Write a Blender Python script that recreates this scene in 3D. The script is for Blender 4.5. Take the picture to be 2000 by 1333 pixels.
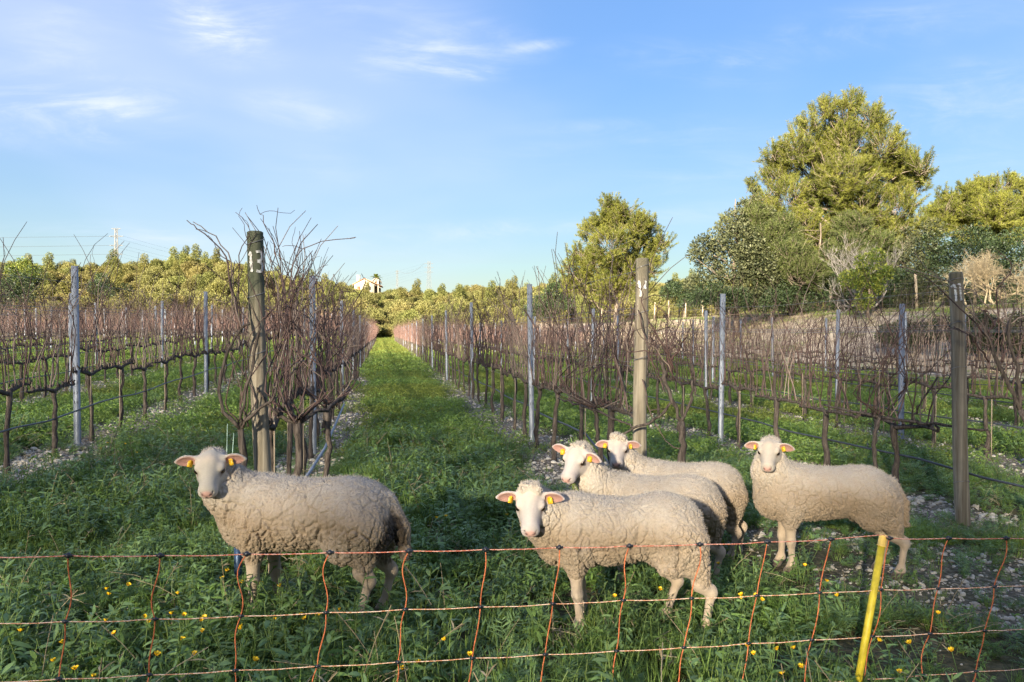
import bpy, math, random
import numpy as np
from mathutils import Vector, Matrix

for _o in list(bpy.data.objects):
    bpy.data.objects.remove(_o)
SC = bpy.context.scene
COL = SC.collection
R = math.radians

# ------------------------------------------------------------------ camera
CAM_H = 1.45
F = 1444.0            # focal length in pixels of the 2000 px wide photograph
HORIZON = 650.0
cam_d = bpy.data.cameras.new('camera')
cam_d.sensor_width = 36.0
cam_d.lens = 36.0 * F / 2000.0
cam_d.clip_start = 0.05
cam_d.clip_end = 6000
cam = bpy.data.objects.new('camera', cam_d)
cam.location = (0, 0, CAM_H)
cam.rotation_euler = (R(90) - math.atan((666.5 - HORIZON) / F), 0, 0)
COL.objects.link(cam)
SC.camera = cam

# ------------------------------------------------------------------ sky and sun
SUN_AZ = R(24)        # the sun stands behind the camera, this far to the left
SUN_EL = R(15)
SDIR = Vector((-math.sin(SUN_AZ) * math.cos(SUN_EL), -math.cos(SUN_AZ) * math.cos(SUN_EL), math.sin(SUN_EL)))
sun_d = bpy.data.lights.new('sun', 'SUN')
sun_d.energy = 5.0
sun_d.angle = R(1.6)
sun_d.color = (1.0, 0.88, 0.68)
sun = bpy.data.objects.new('sun', sun_d)
sun.rotation_euler = SDIR.to_track_quat('Z', 'Y').to_euler()
sun.location = (-20, -40, 30)
COL.objects.link(sun)

W = bpy.data.worlds.new('World')
SC.world = W
W.use_nodes = True
wn, wl = W.node_tree.nodes, W.node_tree.links
for n in list(wn):
    wn.remove(n)


def wnode(t, **kw):
    n = wn.new(t)
    for k, v in kw.items():
        setattr(n, k, v)
    return n


def wmath(op, a, b=None, c=None, clamp=False):
    n = wnode('ShaderNodeMath', operation=op)
    n.use_clamp = clamp
    for i, v in enumerate((a, b, c)):
        if v is None:
            continue
        if isinstance(v, (int, float)):
            n.inputs[i].default_value = v
        else:
            wl.new(v, n.inputs[i])
    return n.outputs[0]


def wmix(fac, a, b, blend='MIX'):
    n = wnode('ShaderNodeMix', data_type='RGBA', blend_type=blend)
    for i, v in ((0, fac), (6, a), (7, b)):
        if isinstance(v, (int, float)):
            n.inputs[i].default_value = v
        elif isinstance(v, tuple):
            n.inputs[i].default_value = v
        else:
            wl.new(v, n.inputs[i])
    return n.outputs[2]


SKY_STRENGTH = 0.0500
sky = wnode('ShaderNodeTexSky', sky_type='NISHITA', sun_disc=False)
sky.sun_elevation = SUN_EL
sky.sun_rotation = math.atan2(SDIR.x, SDIR.y)
sky.altitude = 100
sky.air_density = 1.0
sky.dust_density = 0.25
sky.ozone_density = 1.6
tc = wnode('ShaderNodeTexCoord')
sep = wnode('ShaderNodeSeparateXYZ')
wl.new(tc.outputs['Generated'], sep.inputs[0])
zc = wmath('MAXIMUM', sep.outputs[2], 0.0)
den = wmath('ADD', zc, 0.16)
cx = wmath('DIVIDE', sep.outputs[0], den)
cy = wmath('DIVIDE', sep.outputs[1], den)
comb = wnode('ShaderNodeCombineXYZ')
wl.new(cx, comb.inputs[0])
wl.new(cy, comb.inputs[1])


def wnoise(scale, detail, rough, dist, loc, sc3):
    mp = wnode('ShaderNodeMapping')
    mp.inputs['Location'].default_value = loc
    mp.inputs['Scale'].default_value = sc3
    mp.inputs['Rotation'].default_value = (0, 0, R(-16))
    wl.new(comb.outputs[0], mp.inputs[0])
    nz = wnode('ShaderNodeTexNoise')
    nz.inputs['Scale'].default_value = scale
    nz.inputs['Detail'].default_value = detail
    nz.inputs['Roughness'].default_value = rough
    nz.inputs['Distortion'].default_value = dist
    wl.new(mp.outputs[0], nz.inputs['Vector'])
    return nz.outputs[0]


def wramp(v, lo, hi):
    n = wnode('ShaderNodeMapRange', interpolation_type='SMOOTHSTEP')
    n.inputs[1].default_value = lo
    n.inputs[2].default_value = hi
    wl.new(v, n.inputs[0])
    return n.outputs[0]


# clouds lie in the directions where the photograph shows them: bearing and height of view as x/y and z/y
yy = wmath('MAXIMUM', sep.outputs[1], 0.05)
comb2 = wnode('ShaderNodeCombineXYZ')
wl.new(wmath('DIVIDE', sep.outputs[0], yy), comb2.inputs[0])
wl.new(wmath('DIVIDE', sep.outputs[2], yy), comb2.inputs[1])
front = wramp(sep.outputs[1], 0.05, 0.25)


def window(px, py, rx, ry, rot):
    a = wnode('ShaderNodeVectorMath', operation='SUBTRACT')
    wl.new(comb2.outputs[0], a.inputs[0])
    a.inputs[1].default_value = ((px - 1000) / F, (HORIZON - py) / F, 0)
    r_ = wnode('ShaderNodeVectorRotate', rotation_type='Z_AXIS')
    wl.new(a.outputs[0], r_.inputs[0])
    r_.inputs['Angle'].default_value = R(rot)
    m_ = wnode('ShaderNodeVectorMath', operation='MULTIPLY')
    wl.new(r_.outputs[0], m_.inputs[0])
    m_.inputs[1].default_value = (F / rx, F / ry, 0)
    ln = wnode('ShaderNodeVectorMath', operation='LENGTH')
    wl.new(m_.outputs[0], ln.inputs[0])
    return wramp(ln.outputs['Value'], 1.0, 0.0)


def cnoise(scale, detail, rough, dist, loc, sc3, rot):
    mp = wnode('ShaderNodeMapping')
    mp.inputs['Location'].default_value = loc
    mp.inputs['Scale'].default_value = sc3
    mp.inputs['Rotation'].default_value = (0, 0, R(rot))
    wl.new(comb2.outputs[0], mp.inputs[0])
    nz = wnode('ShaderNodeTexNoise')
    nz.inputs['Scale'].default_value = scale
    nz.inputs['Detail'].default_value = detail
    nz.inputs['Roughness'].default_value = rough
    nz.inputs['Distortion'].default_value = dist
    wl.new(mp.outputs[0], nz.inputs['Vector'])
    return nz.outputs[0]


wispn = wramp(cnoise(4.2, 8, 0.6, 0.9, (0.4, 3.1, 0), (0.8, 2.0, 1), 14), 0.34, 0.70)
finen = wramp(cnoise(7.5, 9, 0.66, 1.3, (1.7, 0.2, 0), (0.5, 2.4, 1), 12), 0.36, 0.72)
soft = wramp(cnoise(1.7, 4, 0.5, 0.4, (2.3, 0.7, 0), (0.8, 1.8, 1), 6), 0.30, 0.72)
wsum = None
for px_, py_, rx_, ry_, rot_, am in ((440, 50, 190, 110, 18, 0.75), (425, 62, 130, 40, 22, 0.75), (880, 100, 260, 85, 0, 0.72), (900, 142, 120, 20, 8, 0.62), (1040, 94, 110, 18, -8, 0.6), (740, 120, 120, 60, 10, 0.3),
                                     (150, 225, 330, 95, -3, 0.75), (215, 215, 130, 45, 6, 0.4), (90, 110, 260, 130, -30, 0.42), (600, 222, 200, 60, 10, 0.42), (1360, 125, 260, 60, 6, 0.5), (1000, 448, 420, 32, -4, 0.42),
                                     (1250, 247, 330, 26, -2, 0.55), (1390, 335, 320, 55, -6, 0.55), (1850, 210, 440, 120, -14, 0.55), (1720, 60, 440, 70, -8, 0.45), (1150, 300, 440, 50, -6, 0.4), (1900, 320, 300, 60, -10, 0.4), (300, 470, 500, 50, 2, 0.35), (700, 20, 330, 70, 0, 0.30), (560, 330, 300, 60, 0, 0.2), (830, 470, 300, 60, 0, 0.3), (1330, 420, 230, 40, -4, 0.30)):
    w_ = wmath('MULTIPLY', window(px_, py_, rx_, ry_, rot_), am)
    wsum = w_ if wsum is None else wmath('ADD', wsum, w_)
wsum = wmath('MULTIPLY', wsum, wmath('ADD', wmath('MULTIPLY', wispn, 0.16), wmath('MULTIPLY', wmath('MULTIPLY', finen, wmath('ADD', wispn, 0.35)), 0.62)))
veil = wramp(wnoise(0.55, 4, 0.5, 0.3, (2.3, 0.7, 0), (0.8, 1.5, 1)), 0.36, 0.75)
side = wramp(sep.outputs[0], 0.30, -0.60)           # the thin veil thickens to the west
base_ = wmath('ADD', wmath('MULTIPLY', wmath('MULTIPLY', soft, front), wmath('ADD', wmath('MULTIPLY', side, 0.28), 0.15)), wmath('MULTIPLY', side, 0.09))
back_ = wmath('MULTIPLY', wmath('SUBTRACT', 1.0, front), wmath('ADD', wmath('MULTIPLY', veil, 0.6), 0.15))
cl = wmath('ADD', wmath('ADD', wmath('MULTIPLY', wsum, front), base_), back_, clamp=True)
cl = wmath('MINIMUM', cl, 0.9)
hs = wnode('ShaderNodeHueSaturation')
hs.inputs['Hue'].default_value = 0.512
hs.inputs['Saturation'].default_value = 1.22
hs.inputs['Value'].default_value = 1.0
lum = wnode('ShaderNodeRGBToBW')
wl.new(sky.outputs[0], lum.inputs[0])
roll = wmath('DIVIDE', 1.9, wmath('MULTIPLY_ADD', lum.outputs[0], 0.4, 1.0))   # evens sky brightness: dims the bright parts, lifts the dim
vm = wnode('ShaderNodeVectorMath', operation='SCALE')
wl.new(sky.outputs[0], vm.inputs[0])
wl.new(roll, vm.inputs['Scale'])
wl.new(vm.outputs[0], hs.inputs['Color'])
CLOUD = (3.9, 4.2, 5.2, 1)
col = wmix(cl, hs.outputs[0], CLOUD)
bg = wnode('ShaderNodeBackground')
bg.inputs[1].default_value = SKY_STRENGTH
wl.new(col, bg.inputs[0])
wo = wnode('ShaderNodeOutputWorld')
wl.new(bg.outputs[0], wo.inputs[0])

SC.view_settings.view_transform = 'Standard'
SC.view_settings.look = 'None'
SC.view_settings.gamma = 1.0
SC.view_settings.exposure = 2.28
SC.view_settings.use_curve_mapping = False
SC.render.engine = 'CYCLES'
SC.cycles.max_bounces = 6
SC.cycles.diffuse_bounces = 3
SC.cycles.glossy_bounces = 2
SC.cycles.transmission_bounces = 3
SC.cycles.transparent_max_bounces = 4
SC.cycles.use_denoising = True
SC.cycles.sample_clamp_indirect = 4.0

# ------------------------------------------------------------------ helpers
rng = np.random.default_rng(7)


def smooth(a, b, x):
    t = np.clip((x - a) / (b - a), 0, 1)
    return t * t * (3 - 2 * t)


def _hash(ix, iy, iz, s):
    h = (ix.astype(np.int64) * 374761393 + iy.astype(np.int64) * 668265263 + iz.astype(np.int64) * 2147483647 + s * 974711) & 0xFFFFFFFF
    h = ((h ^ (h >> 13)) * 1274126177) & 0xFFFFFFFF
    h = ((h ^ (h >> 16)) * 2246822519) & 0xFFFFFFFF
    return ((h ^ (h >> 15)) & 0xFFFFFF) / float(0x1000000)


def vnoise(p, s=0):
    """value noise 0..1 on points (..., 3)"""
    i = np.floor(p)
    f = p - i
    f = f * f * (3 - 2 * f)
    ix, iy, iz = i[..., 0], i[..., 1], i[..., 2]
    r = 0
    for a in (0, 1):
        for b in (0, 1):
            for c in (0, 1):
                w = (f[..., 0] if a else 1 - f[..., 0]) * (f[..., 1] if b else 1 - f[..., 1]) * (f[..., 2] if c else 1 - f[..., 2])
                r = r + w * _hash(ix + a, iy + b, iz + c, s)
    return r


def fbm(p, s=0, octs=3):
    t, a, n = 0, 0.5, 0
    for o in range(octs):
        t = t + a * vnoise(p * 2 ** o, s + o)
        n += a
        a *= 0.5
    return t / n


def n2(x, y, sc, s=0, octs=3):
    x = np.asarray(x, float)
    y = np.asarray(y, float)
    return fbm(np.stack([x * sc, y * sc, np.zeros_like(x)], -1), s, octs)


def worley(p, s=0):
    """F1, F2 of jittered cell points"""
    base = np.floor(p)
    f1 = np.full(len(p), 9.0)
    f2 = np.full(len(p), 9.0)
    for a in (-1, 0, 1):
        for b in (-1, 0, 1):
            for c in (-1, 0, 1):
                q = base + (a, b, c)
                jx = _hash(q[:, 0], q[:, 1], q[:, 2], s)
                jy = _hash(q[:, 0], q[:, 1], q[:, 2], s + 11)
                jz = _hash(q[:, 0], q[:, 1], q[:, 2], s + 23)
                d = np.sqrt((q[:, 0] + jx - p[:, 0]) ** 2 + (q[:, 1] + jy - p[:, 1]) ** 2 + (q[:, 2] + jz - p[:, 2]) ** 2)
                lo = np.minimum(f1, d)
                f2 = np.minimum(f2, np.maximum(f1, d))
                f1 = lo
    return f1, f2


def new_mesh(name, V, Fs, mat=None, smooth_=False, attrs=None):
    """V (n,3); Fs an array (m,k) or a list of such arrays"""
    me = bpy.data.meshes.new(name)
    V = np.asarray(V, np.float32)
    if not isinstance(Fs, (list, tuple)):
        Fs = [Fs]
    Fs = [np.asarray(f, np.int32) for f in Fs if len(f)]
    me.vertices.add(len(V))
    me.vertices.foreach_set('co', V.ravel())
    tot = sum(f.size for f in Fs)
    npoly = sum(len(f) for f in Fs)
    me.loops.add(tot)
    me.polygons.add(npoly)
    me.loops.foreach_set('vertex_index', np.concatenate([f.ravel() for f in Fs]))
    sizes = np.concatenate([np.full(len(f), f.shape[1], np.int32) for f in Fs])
    starts = np.concatenate([[0], np.cumsum(sizes)[:-1]]).astype(np.int32)
    me.polygons.foreach_set('loop_start', starts)
    if smooth_:
        me.polygons.foreach_set('use_smooth', np.ones(npoly, bool))
    for k, (typ, val) in (attrs or {}).items():
        at = me.attributes.new(k, typ, 'POINT')
        val = np.asarray(val, np.float32 if typ != 'INT' else np.int32)
        if typ == 'FLOAT_COLOR':
            if val.shape[1] == 3:
                val = np.concatenate([val, np.ones((len(val), 1), np.float32)], 1)
            at.data.foreach_set('color', val.ravel())
        elif typ == 'FLOAT_VECTOR':
            at.data.foreach_set('vector', val.ravel())
        else:
            at.data.foreach_set('value', val.ravel())
    if mat:
        me.materials.append(mat)
    me.update(calc_edges=True)
    return me


class MB:
    """collects pieces of geometry for ONE mesh object"""

    def __init__(self):
        self.V, self.Q, self.T, self.C, self.n = [], [], [], [], 0

    def add(self, V, Fa, c=None):
        V = np.asarray(V, float).reshape(-1, 3)
        Fa = np.asarray(Fa, np.int64)
        if len(V) == 0:
            return self
        (self.Q if Fa.shape[1] == 4 else self.T).append(Fa + self.n)
        self.V.append(V)
        c = np.ones(3) if c is None else np.asarray(c, float)
        self.C.append(np.broadcast_to(c, (len(V), 3)) if c.ndim == 1 else c)
        self.n += len(V)
        return self

    def tube(self, P, r, sides=8, cap=True, c=None):
        V, Fq, Ft = tube(P, r, sides, cap)
        self.add(V, Fq, c)
        if len(Ft):
            self.T.append(np.asarray(Ft) + self.n - len(V))
        return self

    def box(self, c0, s, rot=None, c=None):
        s = np.asarray(s, float) / 2
        v = np.array([[x, y, z] for x in (-1, 1) for y in (-1, 1) for z in (-1, 1)], float) * s
        if rot is not None:
            v = v @ np.array(rot.to_3x3()).T
        f = [[0, 1, 3, 2], [4, 6, 7, 5], [0, 4, 5, 1], [2, 3, 7, 6], [0, 2, 6, 4], [1, 5, 7, 3]]
        return self.add(v + np.asarray(c0), f, c)

    def mesh(self, name, mat, smooth_=True):
        V = np.concatenate(self.V)
        Fs = []
        if self.Q:
            Fs.append(np.concatenate(self.Q))
        if self.T:
            Fs.append(np.concatenate(self.T))
        return new_mesh(name, V, Fs, mat, smooth_, {'Col': ('FLOAT_COLOR', np.concatenate(self.C))})

    def build(self, name, mat, parent=None, smooth_=True):
        return put(name, self.mesh(name, mat, smooth_), parent)


def frames(P):
    T = np.gradient(P, axis=-2)
    T /= np.linalg.norm(T, axis=-1, keepdims=True) + 1e-9
    m = np.abs(T.mean(-2, keepdims=True))
    ref = np.zeros_like(m)
    np.put_along_axis(ref, m.argmin(-1)[..., None], 1.0, -1)
    A = np.cross(T, np.broadcast_to(ref, T.shape))
    A /= np.linalg.norm(A, axis=-1, keepdims=True) + 1e-9
    B = np.cross(T, A)
    return T, A, B


def tube(P, r, sides=8, cap=True):
    P = np.asarray(P, float)
    m = len(P)
    r = np.broadcast_to(np.asarray(r, float), (m,))
    T, A, B = frames(P)
    an = np.arange(sides) / sides * 2 * np.pi
    V = P[:, None] + r[:, None, None] * (np.cos(an)[None, :, None] * A[:, None] + np.sin(an)[None, :, None] * B[:, None])
    V = V.reshape(-1, 3)
    i = np.arange(m - 1)[:, None] * sides
    j = np.arange(sides)[None]
    k = (j + 1) % sides
    Q = np.stack([i + j, i + k, i + sides + k, i + sides + j], -1).reshape(-1, 4)
    Tt = []
    if cap:
        V = np.concatenate([V, P[:1], P[-1:]])
        a, b = m * sides, m * sides + 1
        for q in range(sides):
            Tt.append([a, (q + 1) % sides, q])
            Tt.append([b, (m - 1) * sides + q, (m - 1) * sides + (q + 1) % sides])
    return V, Q, np.array(Tt, np.int64).reshape(-1, 3)


def tubes(P, Rr, sides=4):
    """many polylines of one length: P (N,m,3), Rr (N,m)"""
    N, m, _ = P.shape
    T, A, B = frames(P)
    an = np.arange(sides) / sides * 2 * np.pi
    V = P[:, :, None] + Rr[:, :, None, None] * (np.cos(an)[None, None, :, None] * A[:, :, None] + np.sin(an)[None, None, :, None] * B[:, :, None])
    i = np.arange(N)[:, None, None] * (m * sides) + np.arange(m - 1)[None, :, None] * sides
    j = np.arange(sides)[None, None]
    k = (j + 1) % sides
    Q = np.stack([i + j, i + k, i + sides + k, i + sides + j], -1).reshape(-1, 4)
    return V.reshape(-1, 3), Q


def unit(v):
    return v / (np.linalg.norm(v, axis=-1, keepdims=True) + 1e-9)


def leaves(Cn, Dr, L, Wd, rg, bend=0.12):
    """leaf quads: base at Cn, along Dr, length L, width Wd"""
    N = len(Cn)
    Dr = unit(Dr)
    rnd = unit(rg.normal(size=(N, 3)))
    S = unit(np.cross(Dr, rnd))
    Nn = np.cross(S, Dr)
    L = np.broadcast_to(L, (N,))[:, None]
    Wd = np.broadcast_to(Wd, (N,))[:, None]
    mid = Cn + Dr * L * 0.45 + Nn * L * bend
    V = np.stack([Cn, mid + S * Wd / 2, Cn + Dr * L, mid - S * Wd / 2], 1).reshape(-1, 3)
    Q = np.arange(N * 4).reshape(N, 4)
    return V, Q


def put(name, me, parent=None):
    o = bpy.data.objects.new(name, me)
    COL.objects.link(o)
    if parent is not None:
        o.parent = parent
    return o


def tag(o, label=None, cat=None, group=None, kind=None):
    for k, v in (('label', label), ('category', cat), ('group', group), ('kind', kind)):
        if v:
            o[k] = v
    return o


def thing(name, label, cat, loc=(0, 0, 0), rotz=0.0, group=None):
    o = bpy.data.objects.new(name, None)
    o.empty_display_size = 0.2
    COL.objects.link(o)
    o.location = loc
    o.rotation_euler = (0, 0, rotz)
    return tag(o, label, cat, group)


def copy_tree(root, loc, rotz=0.0, scale=None, label=None, cat=None, group=None):
    c = root.copy()
    COL.objects.link(c)
    c.location = loc
    c.rotation_euler = (0, 0, rotz)
    if scale is not None:
        c.scale = scale
    tag(c, label, cat, group)
    for ch in root.children:
        d = ch.copy()
        COL.objects.link(d)
        d.parent = c
    return c


def wp(px, py, D):
    """point of the place seen at photograph pixel (px, py) at distance D in front of the camera"""
    return np.array([(px - 1000) / F * D, D, CAM_H - (py - HORIZON) / F * D])


# ------------------------------------------------------------------ materials
def material(name, build):
    m = bpy.data.materials.new(name)
    m.use_nodes = True
    nt = m.node_tree
    for n in list(nt.nodes):
        nt.nodes.remove(n)
    out = nt.nodes.new('ShaderNodeOutputMaterial')
    sh = build(NT(nt))
    nt.links.new(sh, out.inputs[0])
    return m


class NT:
    def __init__(self, nt):
        self.nt, self.n, self.l = nt, nt.nodes, nt.links

    def new(self, t, **kw):
        x = self.n.new(t)
        for k, v in kw.items():
            setattr(x, k, v)
        return x

    def set(self, sock, v):
        if hasattr(v, 'is_linked') or isinstance(v, bpy.types.NodeSocket):
            self.l.new(v, sock)
        else:
            if isinstance(v, tuple) and len(v) == 3 and sock.type == 'RGBA':
                v = (*v, 1)
            sock.default_value = v

    def attr(self, name):
        return self.new('ShaderNodeAttribute', attribute_name=name)

    def pos(self):
        return self.new('ShaderNodeNewGeometry').outputs['Position']

    def objco(self):
        return self.new('ShaderNodeTexCoord').outputs['Object']

    def mapping(self, v, scale=(1, 1, 1), loc=(0, 0, 0), rot=(0, 0, 0)):
        m = self.new('ShaderNodeMapping')
        self.l.new(v, m.inputs[0])
        m.inputs['Scale'].default_value = scale
        m.inputs['Location'].default_value = loc
        m.inputs['Rotation'].default_value = rot
        return m.outputs[0]

    def noise(self, v, scale, detail=3, rough=0.55, dist=0.0):
        x = self.new('ShaderNodeTexNoise')
        if v is not None:
            self.l.new(v, x.inputs['Vector'])
        x.inputs['Scale'].default_value = scale
        x.inputs['Detail'].default_value = detail
        x.inputs['Roughness'].default_value = rough
        x.inputs['Distortion'].default_value = dist
        return x.outputs[0]

    def voronoi(self, v, scale, feature='F1'):
        x = self.new('ShaderNodeTexVoronoi', feature=feature)
        self.l.new(v, x.inputs['Vector'])
        x.inputs['Scale'].default_value = scale
        return x

    def ramp(self, v, lo, hi, a=0.0, b=1.0):
        x = self.new('ShaderNodeMapRange', interpolation_type='SMOOTHSTEP')
        self.l.new(v, x.inputs[0])
        for i, q in ((1, lo), (2, hi), (3, a), (4, b)):
            x.inputs[i].default_value = q
        return x.outputs[0]

    def math(self, op, a, b=0.0, clamp=False):
        x = self.new('ShaderNodeMath', operation=op)
        x.use_clamp = clamp
        self.set(x.inputs[0], a)
        self.set(x.inputs[1], b)
        return x.outputs[0]

    def mix(self, f, a, b, blend='MIX'):
        x = self.new('ShaderNodeMix', data_type='RGBA', blend_type=blend)
        self.set(x.inputs[0], f)
        self.set(x.inputs[6], a)
        self.set(x.inputs[7], b)
        return x.outputs[2]

    def bump(self, h, strength=0.3, dist=0.01):
        x = self.new('ShaderNodeBump')
        x.inputs['Strength'].default_value = strength
        x.inputs['Distance'].default_value = dist
        self.l.new(h, x.inputs['Height'])
        return x.outputs[0]

    def bsdf(self, color, rough=0.7, spec=0.3, metal=0.0, normal=None, **kw):
        b = self.new('ShaderNodeBsdfPrincipled')
        self.set(b.inputs['Base Color'], color)
        self.set(b.inputs['Roughness'], rough)
        self.set(b.inputs['Specular IOR Level'], spec)
        self.set(b.inputs['Metallic'], metal)
        if normal is not None:
            self.l.new(normal, b.inputs['Normal'])
        for k, v in kw.items():
            self.set(b.inputs[k.replace('_', ' ')], v)
        return b.outputs[0]


def leaf_mat(name, a, b, trans=0.25, rough=0.5, spec=0.3, var=0.35, tcol=None, hue=None):
    """leaf colour from a to b by the Col attribute's red, plus an instance tint"""
    def f(t):
        at = t.attr('Col')
        sp = t.new('ShaderNodeSeparateColor')
        t.l.new(at.outputs['Color'], sp.inputs[0])
        c = t.mix(sp.outputs[0], (*a, 1), (*b, 1))
        oi = t.new('ShaderNodeObjectInfo')
        v = t.math('MULTIPLY_ADD', oi.outputs['Random'], var)
        v.node.inputs[2].default_value = 1 - var / 2
        c = t.mix(1.0, c, v, 'MULTIPLY')
        if hue:
            r2 = t.math('FRACT', t.math('MULTIPLY', oi.outputs['Random'], 7.31))
            c = t.mix(t.ramp(r2, 0.45, 1.0, 0, 0.6), c, t.mix(1.0, c, (*hue, 1), 'MULTIPLY'))
        p = t.bsdf(c, rough, spec)
        tr = t.new('ShaderNodeBsdfTranslucent')
        t.set(tr.inputs[0], t.mix(1.0, c, (*(tcol or (1.25, 1.15, 0.6)), 1), 'MULTIPLY'))
        ms = t.new('ShaderNodeMixShader')
        ms.inputs[0].default_value = trans
        t.l.new(p, ms.inputs[1])
        t.l.new(tr.outputs[0], ms.inputs[2])
        return ms.outputs[0]
    return material(name, f)


def plain(name, c, rough=0.6, spec=0.3, metal=0.0, nscale=30, namp=0.25, bump=0.0):
    def f(t):
        o = t.objco()
        n = t.noise(o, nscale, 4)
        cc = t.mix(t.ramp(n, 0.3, 0.7), tuple(x * (1 - namp) for x in c), tuple(x * (1 + namp) for x in c))
        return t.bsdf(cc, rough, spec, metal, t.bump(n, bump, 0.01) if bump else None)
    return material(name, f)


M = {}
M['cane'] = material('cane_bark', lambda t: t.bsdf(t.mix(t.ramp(t.new('ShaderNodeObjectInfo').outputs['Random'], 0.55, 1.0), t.mix(t.ramp(t.noise(t.objco(), 9, 3), 0.3, 0.7), (0.045, 0.029, 0.027), (0.125, 0.078, 0.070)), (0.23, 0.18, 0.15)), 0.6, 0.25))
M['bark'] = material('vine_bark', lambda t: (lambda n: t.bsdf(t.mix(t.ramp(n, 0.3, 0.75), (0.036, 0.029, 0.026), (0.15, 0.125, 0.107)), 0.9, 0.1, 0, t.bump(n, 0.8, 0.01)))(t.noise(t.mapping(t.objco(), (60, 60, 9)), 1.0, 5, 0.65, 0.6)))
M['tree_bark'] = material('tree_bark', lambda t: (lambda n: t.bsdf(t.mix(t.ramp(n, 0.3, 0.75), (0.09, 0.07, 0.055), (0.27, 0.22, 0.17)), 0.9, 0.1, 0, t.bump(n, 0.6, 0.05)))(t.noise(t.mapping(t.objco(), (6, 6, 1.5)), 1.0, 5, 0.65, 0.6)))
M['twig'] = plain('dry_twig', (0.33, 0.27, 0.20), 0.8, 0.1, 0, 3, 0.3)
M['straw'] = plain('straw_twig', (0.58, 0.47, 0.30), 0.8, 0.1, 0, 3, 0.25)
M['dead'] = plain('dead_twig', (0.30, 0.275, 0.25), 0.8, 0.1, 0, 3, 0.3)
M['bunch'] = plain('dried_grape', (0.018, 0.014, 0.016), 0.6, 0.3, 0, 60, 0.4)
M['galv'] = material('galvanised_steel', lambda t: (lambda n: t.bsdf(t.mix(t.ramp(n, 0.35, 0.7), (0.19, 0.215, 0.25), (0.32, 0.35, 0.40)), 0.55, 0.4, 0.35, t.bump(n, 0.08, 0.004)))(t.noise(t.mapping(t.objco(), (22, 22, 6)), 1.0, 4, 0.6, 0.5)))
M['hole'] = plain('slot_shadow_steel', (0.06, 0.065, 0.07), 0.7)
M['wire'] = plain('wire', (0.26, 0.26, 0.27), 0.5, 0.4, 0.5)
M['hose'] = plain('black_hose', (0.045, 0.05, 0.06), 0.38, 0.5)
M['paint'] = material('white_paint', lambda t: (lambda n: t.bsdf(t.mix(t.ramp(n, 0.35, 0.6), (0.30, 0.30, 0.28), (0.74, 0.74, 0.71)), 0.75, 0.2))(t.noise(t.mapping(t.objco(), (60, 60, 25)), 1.0, 4)))
M['rope_top'] = material('orange_polywire', lambda t: (lambda n: t.bsdf(t.mix(t.ramp(n, 0.42, 0.58), (0.47, 0.14, 0.085), (0.62, 0.34, 0.27)), 0.55, 0.3))(t.noise(t.mapping(t.objco(), (90, 90, 90)), 1.0, 2)))
M['rope_low'] = material('pale_orange_polywire', lambda t: (lambda n: t.bsdf(t.mix(t.ramp(n, 0.42, 0.58), (0.58, 0.27, 0.14), (0.78, 0.56, 0.42)), 0.55, 0.3))(t.noise(t.mapping(t.objco(), (90, 90, 90)), 1.0, 2)))
M['strand'] = plain('orange_strand', (0.46, 0.135, 0.055), 0.6, 0.25, 0, 60, 0.3)
M['knot'] = plain('black_plastic_knot', (0.015, 0.016, 0.022), 0.35, 0.5)
M['yellow'] = plain('yellow_stake_plastic', (0.50, 0.40, 0.03), 0.48, 0.35, 0, 30, 0.2)
M['yellow_cap'] = plain('yellow_cap_plastic', (0.72, 0.50, 0.12), 0.4, 0.45, 0, 20, 0.1)
M['eartag'] = plain('yellow_ear_tag', (0.66, 0.40, 0.02), 0.4, 0.4, 0, 90, 0.25)
M['eye'] = plain('eye', (0.02, 0.013, 0.008), 0.12, 0.6)
M['petal'] = plain('yellow_petal', (0.85, 0.55, 0.015), 0.5, 0.3, 0, 40, 0.1)
M['centre'] = plain('flower_centre', (0.75, 0.36, 0.01), 0.6, 0.2)
M['stem'] = plain('green_stem', (0.09, 0.16, 0.045), 0.5, 0.3)
M['stone'] = material('limestone', lambda t: (lambda n, o: t.bsdf(t.mix(o, (0.36, 0.315, 0.25), (0.60, 0.56, 0.48)), 0.9, 0.15, 0, t.bump(n, 0.5, 0.01)))(t.noise(t.objco(), 22, 4), t.new('ShaderNodeObjectInfo').outputs['Random']))


def post_mat(name, moss):
    def f(t):
        o = t.objco()
        g = t.noise(t.mapping(o, (34, 34, 1.3)), 1.0, 5, 0.62, 0.8)
        b = t.noise(o, 4.5, 3)
        c = t.mix(t.ramp(g, 0.3, 0.72), (0.15, 0.125, 0.088), (0.37, 0.325, 0.25))
        c = t.mix(t.ramp(b, 0.45, 0.75, 0, 0.55), c, (0.17, 0.155, 0.125))
        s = t.new('ShaderNodeSeparateXYZ')
        t.l.new(o, s.inputs[0])
        zz = t.math('ADD', s.outputs[2], t.math('MULTIPLY', b, 0.35))
        m = t.ramp(zz, moss[0], moss[1], 0, moss[2])
        c = t.mix(m, c, t.mix(g, (0.035, 0.05, 0.032), (0.11, 0.125, 0.085)))
        return t.bsdf(c, 0.88, 0.15, 0, t.bump(g, 0.55, 0.006))
    return material(name, f)


M['post_mossy'] = post_mat('weathered_post_mossy', (1.55, 2.05, 0.88))
M['post_plain'] = post_mat('weathered_post', (1.9, 2.4, 0.6))
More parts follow.
